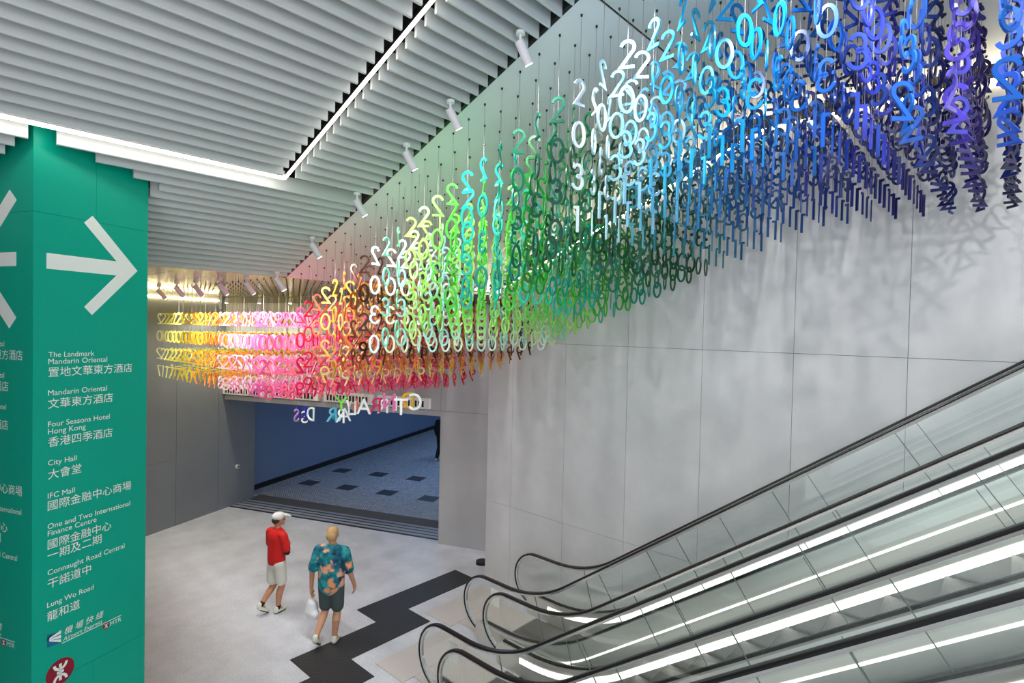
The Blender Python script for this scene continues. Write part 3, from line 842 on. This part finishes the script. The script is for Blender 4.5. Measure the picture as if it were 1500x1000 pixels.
def lerp_ramp(ramp, t):
    t = max(0, min(1, t))*(len(ramp)-1); i = min(int(t), len(ramp)-2); f = t-i
    return tuple(ramp[i][k]*(1-f)+ramp[i+1][k]*f for k in range(3))
YEARS = {
    '2027': (-13.95, -10.65, [[(252, 250, 225), (226, 232, 120), (236, 226, 70), (246, 202, 60), (246, 162, 60), (238, 120, 60)]]),
    '2028': (-10.65, -8.10, [[(252, 235, 232), (250, 205, 212), (246, 165, 200), (240, 120, 185), (232, 80, 150), (238, 110, 100)]]),
    '2029': (-8.10, -6.25, [[(215, 30, 85), (200, 10, 40), (240, 218, 150), (196, 168, 40), (216, 108, 30), (92, 48, 20), (30, 20, 15)]]),
    '2030': (-6.25, -3.15, [[(240, 250, 240), (205, 236, 165), (140, 215, 90), (70, 185, 50), (24, 140, 48), (12, 95, 48), (8, 52, 32)],
                            [(225, 245, 246), (140, 222, 212), (160, 210, 70), (20, 170, 150), (12, 155, 140), (10, 105, 70), (8, 60, 52)]]),
    '2031': (-3.15, -0.72, [[(236, 246, 250), (170, 220, 238), (50, 186, 232), (8, 164, 230), (12, 112, 205), (64, 82, 198)],
                            [(150, 215, 205), (110, 205, 220), (30, 160, 205), (16, 120, 195), (14, 90, 180), (40, 60, 170)]]),
    '2032': (-0.72, 0.0, [[(10, 160, 240), (100, 80, 215), (10, 120, 220)], [(20, 60, 170), (60, 45, 160), (15, 50, 130)]]),
}
DARK = {'2031': [(26, 115, 112), (14, 100, 140), (8, 72, 138), (8, 46, 120), (12, 24, 98), (22, 14, 88)],
        '2032': [(12, 24, 92), (22, 12, 80), (8, 14, 50)]}
CNAMES = [('white', (245, 245, 240)), ('cream', (240, 222, 160)), ('lime yellow', (214, 222, 90)), ('golden yellow', (230, 190, 40)), ('orange', (236, 135, 40)), ('coral', (236, 105, 80)),
          ('pale pink', (250, 210, 215)), ('pink', (242, 130, 185)), ('magenta', (222, 50, 120)), ('red', (205, 15, 45)), ('olive', (190, 165, 45)), ('brown', (100, 52, 22)), ('black', (28, 22, 18)),
          ('pale green', (200, 236, 170)), ('lime green', (130, 215, 85)), ('green', (45, 170, 65)), ('dark green', (12, 80, 48)), ('pale aqua', (150, 226, 218)), ('turquoise', (25, 175, 160)), ('teal', (40, 140, 150)),
          ('ice blue', (205, 232, 244)), ('pale blue', (165, 216, 238)), ('azure', (110, 203, 234)), ('sky blue', (60, 185, 230)), ('bright blue', (12, 145, 228)), ('mid blue', (16, 95, 185)), ('navy blue', (18, 40, 120)), ('violet', (95, 80, 210)), ('indigo', (38, 28, 115))]
def cname(c): return min(CNAMES, key=lambda q: sum((a-b)**2 for a, b in zip(q[1], c)))[0]
PAL = {}
def numeral_mat(c):
    key = tuple(int(round(v/14)*14) for v in c)
    if key not in PAL: PAL[key] = mat('numeral_%d_%d_%d' % key, tuple(min(255, max(0, v)) for v in key), 0.34, spec=0.3)
    return PAL[key]

GRID = 0.2405
rows = [4.13+GRID*j for j in range(-1, 15)]
cols = [-2.98+GRID*i for i in range(-46, 13)]
def top_z(x): return min(7.42, max(4.94, 4.94+0.392*(x+8.2)))
strands = []
for ci, x in enumerate(cols):
    for y, (x0, x1, ramps) in YEARS.items():
        if x0 <= x < x1: yr = y
    if x < -13.95 or x >= 0.05: continue
    x0, x1, ramps = YEARS[yr]
    for ri, yy in enumerate(rows):
        a = np.array([x, yy])@A2; b = np.array([x, yy])@B2
        if a > A_DOOR-0.30 or b < B_LEFT+0.3: continue
        if yy > YW-0.15 or (yy < 4 and x > -8.3): continue
        rp = ramps[rnd.randrange(len(ramps))] if yr == '2030' else ramps[0]
        t = (x-x0)/(x1-x0)+rnd.uniform(-.05, .05)
        c = lerp_ramp(rp, t)
        if yr in DARK:
            k = min(1, ((ri-1)/6.0))+rnd.uniform(-.15, .15)
            k = max(0, min(1, k)); d = lerp_ramp(DARK[yr], t); c = tuple(p*(1-k)+q*k for p, q in zip(c, d))
        col_no = sum(1 for q in cols if x0 <= q <= x and q >= -13.95)
        dep = float((np.array([x, yy, top_z(x)-.5])-EYE)@fwd)
        strands.append(dict(x=x, y=yy, yr=yr, c=c, r=ri, col=col_no, dep=dep))
def score(s):
    return s['dep']*(0.55 if s['r'] < 2 else 0.7 if s['r'] == 2 else 0.95 if s['r'] == 3 else 1.15)
bykey = {(s['r'], round(s['x'], 3)): s for s in strands}
order = sorted(range(len(strands)), key=lambda i: score(strands[i]))
single = set(order[:300])
def ordw(n):
    base = {1: 'first', 2: 'second', 3: 'third', 4: 'fourth', 5: 'fifth', 6: 'sixth', 7: 'seventh', 8: 'eighth', 9: 'ninth', 10: 'tenth', 11: 'eleventh', 12: 'twelfth', 13: 'thirteenth', 14: 'fourteenth', 15: 'fifteenth'}
    return base.get(n, str(n)+'th')
wire_cache = {}
def wire_mesh(L):
    k = round(L, 2)
    if k not in wire_cache:
        wire_cache[k] = MB().cyl((0, 0, 0), (0, 0, -k), 0.0016, 0.0016, 5, False).mesh('wire', M_wire)
    return wire_cache[k]
cap_me = MB().cyl((0, 0, 0), (0, 0, -0.02), 0.011, 0.009, 8).mesh('ceiling_cap', M_black)
SPC = 0.375
used_tails = set()
stuff_v, stuff_f, stuff_mi, stuff_mats = [], [], [], []
DIGV = {c: (np.array([v.co for v in m.vertices]), [tuple(p.vertices) for p in m.polygons]) for c, m in DIG.items()}
def add_stuff(V, F, m):
    if m not in stuff_mats: stuff_mats.append(m)
    b = sum(len(v) for v in stuff_v) if False else add_stuff.n
    stuff_v.append(V); add_stuff.n += len(V)
    stuff_f.extend(tuple(i+b for i in f) for f in F); stuff_mi.extend([stuff_mats.index(m)]*len(F))
add_stuff.n = 0
for i, s in enumerate(strands):
    x, yy, yr = s['x'], s['y'], s['yr']
    z0 = zc(x); zt = top_z(x)
    yaw = rnd.uniform(0, 2*math.pi)
    m = numeral_mat(s['c'])
    yaws = [yaw+rnd.uniform(-.5, .5) for _ in range(4)]
    L = z0-(zt-3*SPC)-0.09
    if i in single:
        S = empty('number_strand', (x, yy, z0))
        pv = bykey.get((s['r'], round(x-GRID, 3)))
        nx = bykey.get((s['r'], round(x+GRID, 3)))
        tail = 'after a %s one' % cname(pv['c']) if pv else 'at the row end'
        key = (cname(s['c']), yr, s['r'], tail)
        if key in used_tails: tail = 'before a %s one' % cname(nx['c']) if nx else 'last in its row'
        used_tails.add(key)
        tag(S, '%s strand reading %s, %s row from slats, %s column, %s' % (cname(s['c']), yr, ordw(s['r']+1), ordw(s['col']), tail), 'number strand', 'hanging number strands')
        link('wire', wire_mesh(L), S); link('ceiling_cap', cap_me, S)
        for k, ch in enumerate(yr):
            o = link('numeral', DIG[ch], S, (0, 0, zt-k*SPC-z0), (0, 0, yaws[k]))
            o.material_slots[0].link = 'OBJECT'; o.material_slots[0].material = m
    else:
        w_ = MB().cyl((x, yy, z0), (x, yy, z0-L), 0.0016, 0.0016, 4, False)
        add_stuff(np.array([tuple(v) for v in w_.v]), w_.f, M_wire)
        w_ = MB().cyl((x, yy, z0), (x, yy, z0-0.02), 0.011, 0.009, 6)
        add_stuff(np.array([tuple(v) for v in w_.v]), w_.f, M_black)
        for k, ch in enumerate(yr):
            V, F = DIGV[ch]; cs, sn = math.cos(yaws[k]), math.sin(yaws[k])
            W = np.stack([V[:, 0]*cs-V[:, 1]*sn+x, V[:, 0]*sn+V[:, 1]*cs+yy, V[:, 2]+zt-k*SPC], 1)
            add_stuff(W, F, m)
me = bpy.data.meshes.new('number_strand_field')
me.from_pydata(np.concatenate(stuff_v).tolist(), [], stuff_f)
for m in stuff_mats: me.materials.append(m)
me.polygons.foreach_set('material_index', stuff_mi); me.update()
o = link('number_strand_field', me)
tag(o, 'dense field of coloured hanging number strands behind the nearer ones', 'number strands', kind='stuff')

# ------------------------------------------------------------------ hanging letters, seen from behind
LET = [('S', 434.2, 608.2, (190, 160, 225), 70, 'lavender'), ('D', 443, 602.8, (40, 40, 160), 30, 'dark blue'), ('S', 446, 610.6, (248, 248, 248), 8, 'large white'), ('D', 455, 605.8, (244, 246, 246), 38, 'white'),
       ('R', 485.6, 607, (110, 215, 235), 40, 'pale cyan'), ('A', 491, 605.2, (60, 190, 225), 50, 'cyan'), ('Y', 500, 591.4, (130, 225, 70), 15, 'lime green'), ('R', 498.2, 608.8, (246, 246, 246), 20, 'white'),
       ('A', 504.8, 607, (240, 248, 248), 15, 'white'), ('Y', 511, 597.5, (245, 245, 245), 50, 'narrow white'), ('L', 515.6, 597.4, (246, 246, 246), 12, 'white'), ('A', 521.6, 593.2, (225, 100, 40), 45, 'orange'),
       ('A', 533, 595, (250, 250, 250), 5, 'white'), ('R', 549.2, 593.2, (205, 30, 95), 20, 'crimson'), ('R', 560.5, 594.5, (250, 250, 250), 12, 'white'), ('N', 570.4, 587.6, (235, 130, 180), 25, 'pink'),
       ('I', 576.4, 591.6, (225, 110, 165), 10, 'dark pink'), ('I', 580, 590.5, (250, 250, 250), 10, 'white'), ('T', 587.6, 595.6, (250, 250, 250), 5, 'white'), ('D', 597, 586, (225, 185, 45), 25, 'yellow'),
       ('I', 594.4, 588, (240, 145, 60), 20, 'orange'), ('C', 608.5, 588.5, (245, 245, 245), 25, 'white')]
seen = {}
for li, (ch, px, py, c, tw, cn) in enumerate(LET):
    P = on_plane((px, py), (0, 1, 0), (4.25, 4.49, 4.73)[li % 3])
    me = text_data(ch, 0.0); co = np.empty(len(me.vertices)*3); me.vertices.foreach_get('co', co); co = co.reshape(-1, 3)
    s = 0.205/(co[:, 1].max()-co[:, 1].min()); cx, cy = (co[:, 0].max()+co[:, 0].min())/2, (co[:, 1].max()+co[:, 1].min())/2
    co[:, 0] = (co[:, 0]-cx)*s; co[:, 1] = (co[:, 1]-cy)*s
    me.vertices.foreach_set('co', co.ravel()); me.materials.clear(); me.materials.append(numeral_mat(c)); me.update()
    k = seen.get((cn, ch), 0)+1; seen[(cn, ch)] = k
    tot = sum(1 for q in LET if q[0] == ch and q[5] == cn)
    S = empty('hanging_letter', P)
    art = '%s mirrored hanging letter %s below the numerals, in front of the doorway' % (cn, ch)
    if tot > 1: art = '%s mirrored hanging letter %s, %s of its kind from left, above the doorway' % (cn, ch, ordw(k))
    tag(S, art, 'letter', 'hanging mirrored letters')
    o = link('letter', me, S, (0, 0, 0), (rad(90), 0, YAW+math.pi+rad(tw)*(1 if len(seen) % 2 else -1)))
    md = o.modifiers.new('solid', 'SOLIDIFY'); md.thickness = 0.012; md.offset = 0
    link('wire', wire_mesh(zc(P[0])-P[2]-0.1), S, (0, 0, zc(P[0])-P[2]))

# ================================================================== PEOPLE
def capsule(bm, p0, r0, p1, r1, n=14, flat=(1, 1)):
    p0, p1 = Vector(p0), Vector(p1); d = p1-p0
    L = d.length or 1e-6; d = d/L
    a = d.orthogonal().normalized()
    if abs(d.z) > 0.5: a = Vector((1, 0, 0)); a = (a-d*a.dot(d)).normalized()
    b = d.cross(a)
    rings = []
    for k in range(5):
        t = -math.pi/2+math.pi/2*k/4; rings.append((p0+d*(r0*math.sin(t)), r0*math.cos(t)))
    for k in range(1, 5):
        rings.append((p0+d*L*k/4, r0+(r1-r0)*k/4))
    for k in range(1, 5):
        t = math.pi/2*k/4; rings.append((p1+d*(r1*math.sin(t)), r1*math.cos(t)))
    vs = []
    for c, r in rings:
        r = max(r, 1e-4)
        vs.append([bm.verts.new(c+a*(r*flat[0]*math.cos(2*math.pi*i/n))+b*(r*flat[1]*math.sin(2*math.pi*i/n))) for i in range(n)])
    for i in range(len(vs)-1):
        for j in range(n):
            bm.faces.new((vs[i][j], vs[i][(j+1) % n], vs[i+1][(j+1) % n], vs[i+1][j]))
    bm.faces.new(vs[0][::-1]); bm.faces.new(vs[-1])
def ellipsoid(bm, c, r):
    g_ = bmesh.ops.create_uvsphere(bm, u_segments=20, v_segments=14, radius=1)
    for v in g_['verts']: v.co = Vector((c[0]+v.co.x*r[0], c[1]+v.co.y*r[1], c[2]+v.co.z*r[2]))
def blob(name, caps, ells, voxel, m, parent, smooth=6):
    """one continuous surface grown from limbs: voxel-remeshed union, smoothed"""
    bm = bmesh.new()
    for c in caps: capsule(bm, *c)
    for e_ in ells: ellipsoid(bm, *e_)
    me = bpy.data.meshes.new(name); bm.to_mesh(me); bm.free()
    o = bpy.data.objects.new(name, me); COL.objects.link(o)
    md = o.modifiers.new('r', 'REMESH'); md.mode = 'VOXEL'; md.voxel_size = voxel; md.use_smooth_shade = True
    md2 = o.modifiers.new('s', 'SMOOTH'); md2.iterations = smooth; md2.factor = 0.5
    dg = bpy.context.evaluated_depsgraph_get(); dg.update()
    me2 = bpy.data.meshes.new_from_object(o.evaluated_get(dg))
    bpy.data.objects.remove(o)
    me2.materials.clear(); me2.materials.append(m)
    me2.polygons.foreach_set('use_smooth', [True]*len(me2.polygons))
    return link(name, me2, parent)

M_skin = mat('skin', (206, 150, 118), 0.55, noise=0.05, nscale=14)
M_skin2 = mat('tanned skin', (198, 138, 104), 0.55, noise=0.05, nscale=14)
M_red = mat('red cloth', (214, 22, 18), 0.75, noise=0.06, nscale=9)
M_shortw = mat('cream shorts', (226, 222, 210), 0.85)
M_shortg = mat('slate shorts', (72, 84, 86), 0.85)
M_cap = mat('white cap', (232, 232, 230), 0.8)
M_hair = mat('grey blond hair', (196, 158, 108), 0.8, noise=0.25, nscale=60)
M_hairdk = mat('dark hair', (60, 44, 34), 0.8)
M_shoe = mat('white shoe', (226, 228, 214), 0.7)
M_lime = mat('lime trim', (190, 210, 110), 0.7)
M_sole = mat('dark sole', (30, 30, 32), 0.8)
M_flor = floral_mat('floral cloth')
M_bag = mat('white plastic bag', (238, 240, 244), 0.5)
M_coat = mat('dark clothing', (18, 20, 26), 0.8)

def hand(caps, ells, w_, dirv, palm_n, sgn):
    """palm and five bent fingers: w_ wrist, dirv along the hand, palm_n palm normal"""
    w_ = Vector(w_); d = Vector(dirv).normalized(); n = Vector(palm_n).normalized(); s = d.cross(n).normalized()*sgn
    caps.append((w_, 0.026, w_+d*0.045, 0.030)); 
    for k, (off, ln) in enumerate(((-.030, .062), (-.010, .075), (.010, .080), (.030, .070))):
        b_ = w_+d*0.075+s*off; m_ = b_+d*ln*0.55+n*0.012; t_ = m_+d*ln*0.32+n*0.030
        caps.append((w_+d*0.035+s*off*0.8, 0.014, b_, 0.011)); caps.append((b_, 0.0105, m_, 0.0095)); caps.append((m_, 0.0095, t_, 0.008))
    b_ = w_+d*0.025-s*0.028; m_ = b_+d*0.035-s*0.022+n*0.010; t_ = m_+d*0.032-s*0.004+n*0.012
    caps.append((b_, 0.013, m_, 0.011)); caps.append((m_, 0.011, t_, 0.009))

def shoe(parent, heel, toe, sole_up=0.0):
    h, t_ = Vector(heel), Vector(toe); d = (t_-h).normalized(); u_ = Vector((0, 0, 1))
    b = blob('shoe', [(h+d*0.045+u_*0.045, 0.042, h+d*0.17+u_*0.038, 0.042), (h+d*0.16+u_*0.036, 0.042, h+d*0.225+u_*0.030, 0.034), (h+d*0.04+u_*0.05, 0.040, h+d*0.055+u_*0.095, 0.042)], [], 0.011, M_shoe, parent, 3)
    blob('sole', [(h+d*0.04+u_*0.012, 0.044, h+d*0.225+u_*0.012, 0.042, 14, (1, 0.28)) if False else (h+d*0.04+u_*0.012, 0.016, h+d*0.24+u_*0.012, 0.016), (h+d*0.06+u_*0.012+d.cross(u_)*0.024, 0.016, h+d*0.21+u_*0.012+d.cross(u_)*0.024, 0.016), (h+d*0.06+u_*0.012-d.cross(u_)*0.024, 0.016, h+d*0.21+u_*0.012-d.cross(u_)*0.024, 0.016)], [], 0.010, M_sole, b, 2)
    blob('trim', [(h+d*0.07+u_*0.072-d.cross(u_)*0.030, 0.012, h+d*0.15+u_*0.06-d.cross(u_)*0.036, 0.010), (h+d*0.07+u_*0.072+d.cross(u_)*0.030, 0.012, h+d*0.15+u_*0.06+d.cross(u_)*0.036, 0.010)], [], 0.008, M_lime, b, 1)

def face_ells(c, f):
    """nose, brow, ears and eye sockets on a head centred at c facing +y (rotated by f about z)"""
    cs, sn = math.cos(f), math.sin(f)
    R_ = lambda x, y, z: (c[0]+x*cs-y*sn, c[1]+x*sn+y*cs, c[2]+z)
    return [(R_(0, .098, -.015), (.014, .018, .024)), (R_(-.076, -.005, -.01), (.012, .018, .03)), (R_(.076, -.005, -.01), (.012, .018, .03)), (R_(0, .075, -.075), (.03, .022, .022)), (R_(0, .088, .03), (.045, .012, .010))]
def eyes(parent, c, f):
    cs, sn = math.cos(f), math.sin(f)
    for sx in (-.03, .03):
        x, y = sx, .092
        bm = bmesh.new(); ellipsoid(bm, (c[0]+x*cs-y*sn, c[1]+x*sn+y*cs, c[2]+.008), (.013, .008, .007))
        me = bpy.data.meshes.new('eye'); bm.to_mesh(me); bm.free(); me.materials.append(M_sole); link('eye', me, parent)
    x, y = 0, .094
    bm = bmesh.new(); ellipsoid(bm, (c[0]-y*sn, c[1]+y*cs, c[2]-.055), (.024, .008, .005))
    me = bpy.data.meshes.new('mouth'); bm.to_mesh(me); bm.free(); me.materials.append(mat('lips', (160, 84, 76), 0.6)); link('mouth', me, parent)

# --- walker in red: local frame y = walking direction, x = right
P = on_plane((404, 897), (0, 0, 1), 0)
R1 = empty('person', (P[0], P[1], 0), rad(8)); tag(R1, 'person in a red T-shirt, white cap and cream shorts walking away with folded arms', 'person')
hipL, hipR = (-.085, 0, .86), (.085, 0, .86)
kneeR, ankR = (.075, .06, .47), (.03, .02, .10)      # planted leg
kneeL, ankL = (-.09, .02, .45), (-.10, -.20, .19)   # trailing leg
caps = [((0, 0, .90), .115, (0, .0, 1.10), .115, 16, (1.1, .8)), ((0, 0, 1.10), .115, (0, .01, 1.28), .128, 16, (1.15, .75)), ((-.13, 0, 1.36), .065, (.13, 0, 1.36), .065), ((0, .0, 1.36), .055, (0, .02, 1.47), .052),
        (hipR, .085, kneeR, .055), (kneeR, .055, (.06, .02, .33), .058), ((.06, .02, .33), .056, ankR, .036), (hipL, .085, kneeL, .055), (kneeL, .055, (-.095, -.07, .35), .056), ((-.095, -.07, .35), .054, ankL, .036),
        (ankR, .036, (.02, .09, .05), .030), (ankL, .036, (-.10, -.15, .10), .030),
        ((-.185, 0, 1.34), .052, (-.235, .03, 1.08), .043), ((-.235, .03, 1.08), .042, (-.02, .19, 1.13), .030),
        ((.185, 0, 1.34), .052, (.235, .04, 1.08), .043), ((.235, .04, 1.08), .042, (.03, .20, 1.16), .030)]
ells = [((0, .025, 1.575), (.076, .096, .112))]+face_ells((0, .025, 1.575), rad(-35))
hand(caps, ells, (-.02, .19, 1.13), (.95, .1, .12), (0, -1, 0), 1)
hand(caps, ells, (.03, .20, 1.16), (-.95, .1, .1), (0, -1, 0), -1)
body = blob('body', caps, ells, 0.0075, M_skin2, R1, 4)
eyes(body, (0, .025, 1.575), rad(-35))
blob('shirt', [((0, 0, .90), .150, (0, 0, 1.10), .148, 20, (1.18, .86)), ((0, 0, 1.10), .150, (0, .01, 1.29), .162, 20, (1.2, .82)), ((-.15, 0, 1.355), .075, (.15, 0, 1.355), .075), ((0, .01, 1.36), .072, (0, .02, 1.415), .064),
               ((-.185, 0, 1.34), .073, (-.232, .025, 1.13), .066), ((.185, 0, 1.34), .073, (.232, .03, 1.13), .066)], [], .013, M_red, R1, 5)
blob('shorts', [((0, 0, .86), .135, (0, 0, .93), .135, 20, (1.2, .9)), (hipR, .108, (.082, .04, .56), .094), (hipL, .108, (-.09, -.01, .55), .094)], [], .013, M_shortw, R1, 5)
cp = blob('cap', [], [((0, .025, 1.635), (.094, .112, .072))], .011, M_cap, R1, 3)
blob('brim', [((.075*math.sin(rad(35))*1.0+.02, .085, 1.632), .055, (.120, .150, 1.618), .045, 16, (1, .2)), ((.03, .12, 1.632), .05, (.09, .175, 1.616), .035, 16, (1, .2))], [], .009, M_cap, cp, 2)
blob('hair', [], [((0, -.02, 1.575), (.078, .066, .06))], .010, M_hairdk, R1, 2)
for sgn, (a_, k_) in ((1, (ankR, kneeR)), (-1, (ankL, kneeL))):
    d = (Vector(k_)-Vector(a_)).normalized(); a_ = Vector(a_)
    blob('sock', [(a_-d*0.02, .043, a_+d*0.03, .044)], [], .010, M_sole, R1, 2)
blob('watch', [((.232, .035, 1.095), .052, (.234, .04, 1.075), .052)], [], .010, M_sole, R1, 1)
shoe(R1, (.035, -.06, 0), (.00, .20, 0))
hs = Vector((-.10, -.28, .13)); ts = Vector((-.10, -.07, .0))
shoe(R1, hs, ts)

# --- walker in the flowered shirt
P = on_plane((487, 942), (0, 0, 1), 0)
R2 = empty('person', (P[0]-.06, P[1], 0), rad(38)); tag(R2, 'person in a flowered teal shirt and dark shorts walking away, carrying a white bag', 'person')
hipL, hipR = (-.09, 0, .90), (.09, 0, .90)
kneeR, ankR = (.085, .05, .49), (.07, -.02, .10)
kneeL, ankL = (-.10, .06, .49), (-.13, -.22, .20)
haL = (-.33, .04, .80); haR = (.33, .10, .86)
caps = [((0, 0, .95), .12, (0, 0, 1.15), .125, 16, (1.1, .8)), ((0, 0, 1.15), .125, (0, .01, 1.34), .138, 16, (1.15, .75)), ((-.14, 0, 1.43), .068, (.14, 0, 1.43), .068), ((0, .0, 1.43), .06, (0, .03, 1.55), .056),
        (hipR, .09, kneeR, .058), (kneeR, .058, (.085, .0, .35), .062), ((.085, .0, .35), .060, ankR, .038), (hipL, .09, kneeL, .058), (kneeL, .058, (-.11, -.06, .38), .060), ((-.11, -.06, .38), .058, ankL, .038),
        (ankR, .038, (.075, .06, .05), .030), (ankL, .038, (-.13, -.17, .10), .030),
        ((-.20, 0, 1.41), .056, (-.29, -.03, 1.12), .046), ((-.29, -.03, 1.12), .044, haL, .030),
        ((.20, 0, 1.41), .056, (.29, -.02, 1.13), .046), ((.29, -.02, 1.13), .044, haR, .030)]
hc = (0, .04, 1.655)
ells = [(hc, (.078, .098, .115))]+face_ells(hc, rad(10))
hand(caps, ells, haL, (-.02, .06, -1), (1, 0, 0), 1)
hand(caps, ells, haR, (.02, .12, -1), (-1, 0, 0), -1)
body = blob('body', caps, ells, 0.0075, M_skin, R2, 4)
eyes(body, hc, rad(10))
blob('shirt', [((0, 0, .90), .172, (0, 0, 1.12), .168, 20, (1.2, .86)), ((0, 0, 1.12), .17, (0, .01, 1.35), .175, 20, (1.2, .82)), ((-.16, 0, 1.425), .082, (.16, 0, 1.425), .082), ((0, .01, 1.43), .078, (0, .02, 1.49), .068),
               ((-.20, 0, 1.41), .088, (-.272, -.02, 1.16), .086), ((.20, 0, 1.41), .088, (.272, -.02, 1.16), .086)], [], .013, M_flor, R2, 5)
blob('shorts', [((0, 0, .90), .14, (0, 0, .96), .14, 20, (1.2, .9)), (hipR, .115, (.09, .03, .56), .10), (hipL, .115, (-.10, .04, .56), .10)], [], .013, M_shortg, R2, 5)
blob('hair', [], [((0, .022, 1.69), (.088, .104, .092)), ((0, -.025, 1.65), (.084, .072, .085))], .010, M_hair, R2, 2)
shoe(R2, (.07, -.09, 0), (.085, .18, 0))
shoe(R2, Vector((-.13, -.30, .14)), Vector((-.13, -.10, .0)))
# white carrier bag held in the left hand (a thing of its own)
hp_ = R2.matrix_basis @ Vector((haL[0], haL[1]+.01, haL[2]-.12))
Bg = empty('carrier_bag', hp_); tag(Bg, 'white plastic carrier bag hanging from the hand of the person in flowers', 'bag')
bb = blob('bag_body', [((0, 0, -.25), .115, (0, 0, -.14), .085, 18, (1.15, .75)), ((.02, .02, -.14), .07, (0, 0, -.04), .02)], [((-.07, 0, -.29), (.08, .07, .06)), ((.08, .01, -.27), (.08, .07, .08)), ((.0, .05, -.2), (.09, .05, .08))], .010, M_bag, Bg, 3)
blob('bag_handle', [((0, 0, -.05), .013, (-.012, 0, .0), .010), ((0, 0, -.05), .013, (.012, 0, .0), .010)], [], .006, M_bag, Bg, 1)

# --- dark figure far inside the passage, mostly hidden by the door jamb
P = on_plane((646, 674), (0, 0, 1), 0)
R3 = empty('person', (P[0], P[1], 0.006), rad(20)); tag(R3, 'distant person in dark clothes half hidden behind the doorway edge', 'person')
caps = [((0, 0, .92), .12, (0, 0, 1.15), .12, 16, (1.1, .8)), ((0, 0, 1.15), .12, (0, 0, 1.33), .13, 16, (1.15, .75)), ((-.13, 0, 1.42), .065, (.13, 0, 1.42), .065), ((0, 0, 1.42), .055, (0, .02, 1.53), .052),
        ((.085, 0, .9), .09, (.085, .08, .48), .06), ((.085, .08, .48), .058, (.08, .02, .09), .04), ((-.085, 0, .9), .09, (-.085, .02, .48), .06), ((-.085, .02, .48), .058, (-.085, -.18, .10), .04),
        ((.08, .02, .06), .035, (.08, .16, .035), .03), ((-.085, -.18, .07), .035, (-.085, -.05, .035), .03),
        ((-.185, 0, 1.4), .055, (-.235, -.03, 1.12), .045), ((-.235, -.03, 1.12), .043, (-.25, .08, .86), .03), ((.185, 0, 1.4), .055, (.235, -.02, 1.12), .045), ((.235, -.02, 1.12), .043, (.25, .10, .88), .03)]
ells = [((0, .03, 1.63), (.075, .095, .11))]+face_ells((0, .03, 1.63), 0)
hand(caps, ells, (-.25, .08, .86), (0, .15, -1), (1, 0, 0), 1); hand(caps, ells, (.25, .10, .88), (0, .15, -1), (-1, 0, 0), -1)
blob('body', caps, ells, .010, M_skin, R3, 3)
blob('coat', [((0, 0, .80), .165, (0, 0, 1.15), .16, 18, (1.15, .85)), ((0, 0, 1.15), .16, (0, 0, 1.36), .165, 18, (1.15, .85)), ((-.15, 0, 1.42), .08, (.15, 0, 1.42), .08), ((-.19, 0, 1.4), .078, (-.235, -.03, 1.12), .065), ((-.235, -.03, 1.12), .062, (-.248, .06, .92), .05), ((.19, 0, 1.4), .078, (.235, -.02, 1.12), .065), ((.235, -.02, 1.12), .062, (.248, .08, .93), .05)], [], .015, M_coat, R3, 4)
blob('trousers', [((.085, 0, .88), .11, (.085, .08, .48), .085), ((.085, .08, .48), .085, (.08, .02, .10), .07), ((-.085, 0, .88), .11, (-.085, .02, .48), .085), ((-.085, .02, .48), .085, (-.085, -.17, .12), .07)], [], .014, M_coat, R3, 4)
blob('hair', [], [((0, .012, 1.665), (.085, .10, .09))], .012, M_hairdk, R3, 2)
for hx, hy in ((.08, -.06), (-.085, -.26)):
    shoe(R3, (hx, hy, 0), (hx, hy+.26, 0))

bpy.context.view_layer.update()
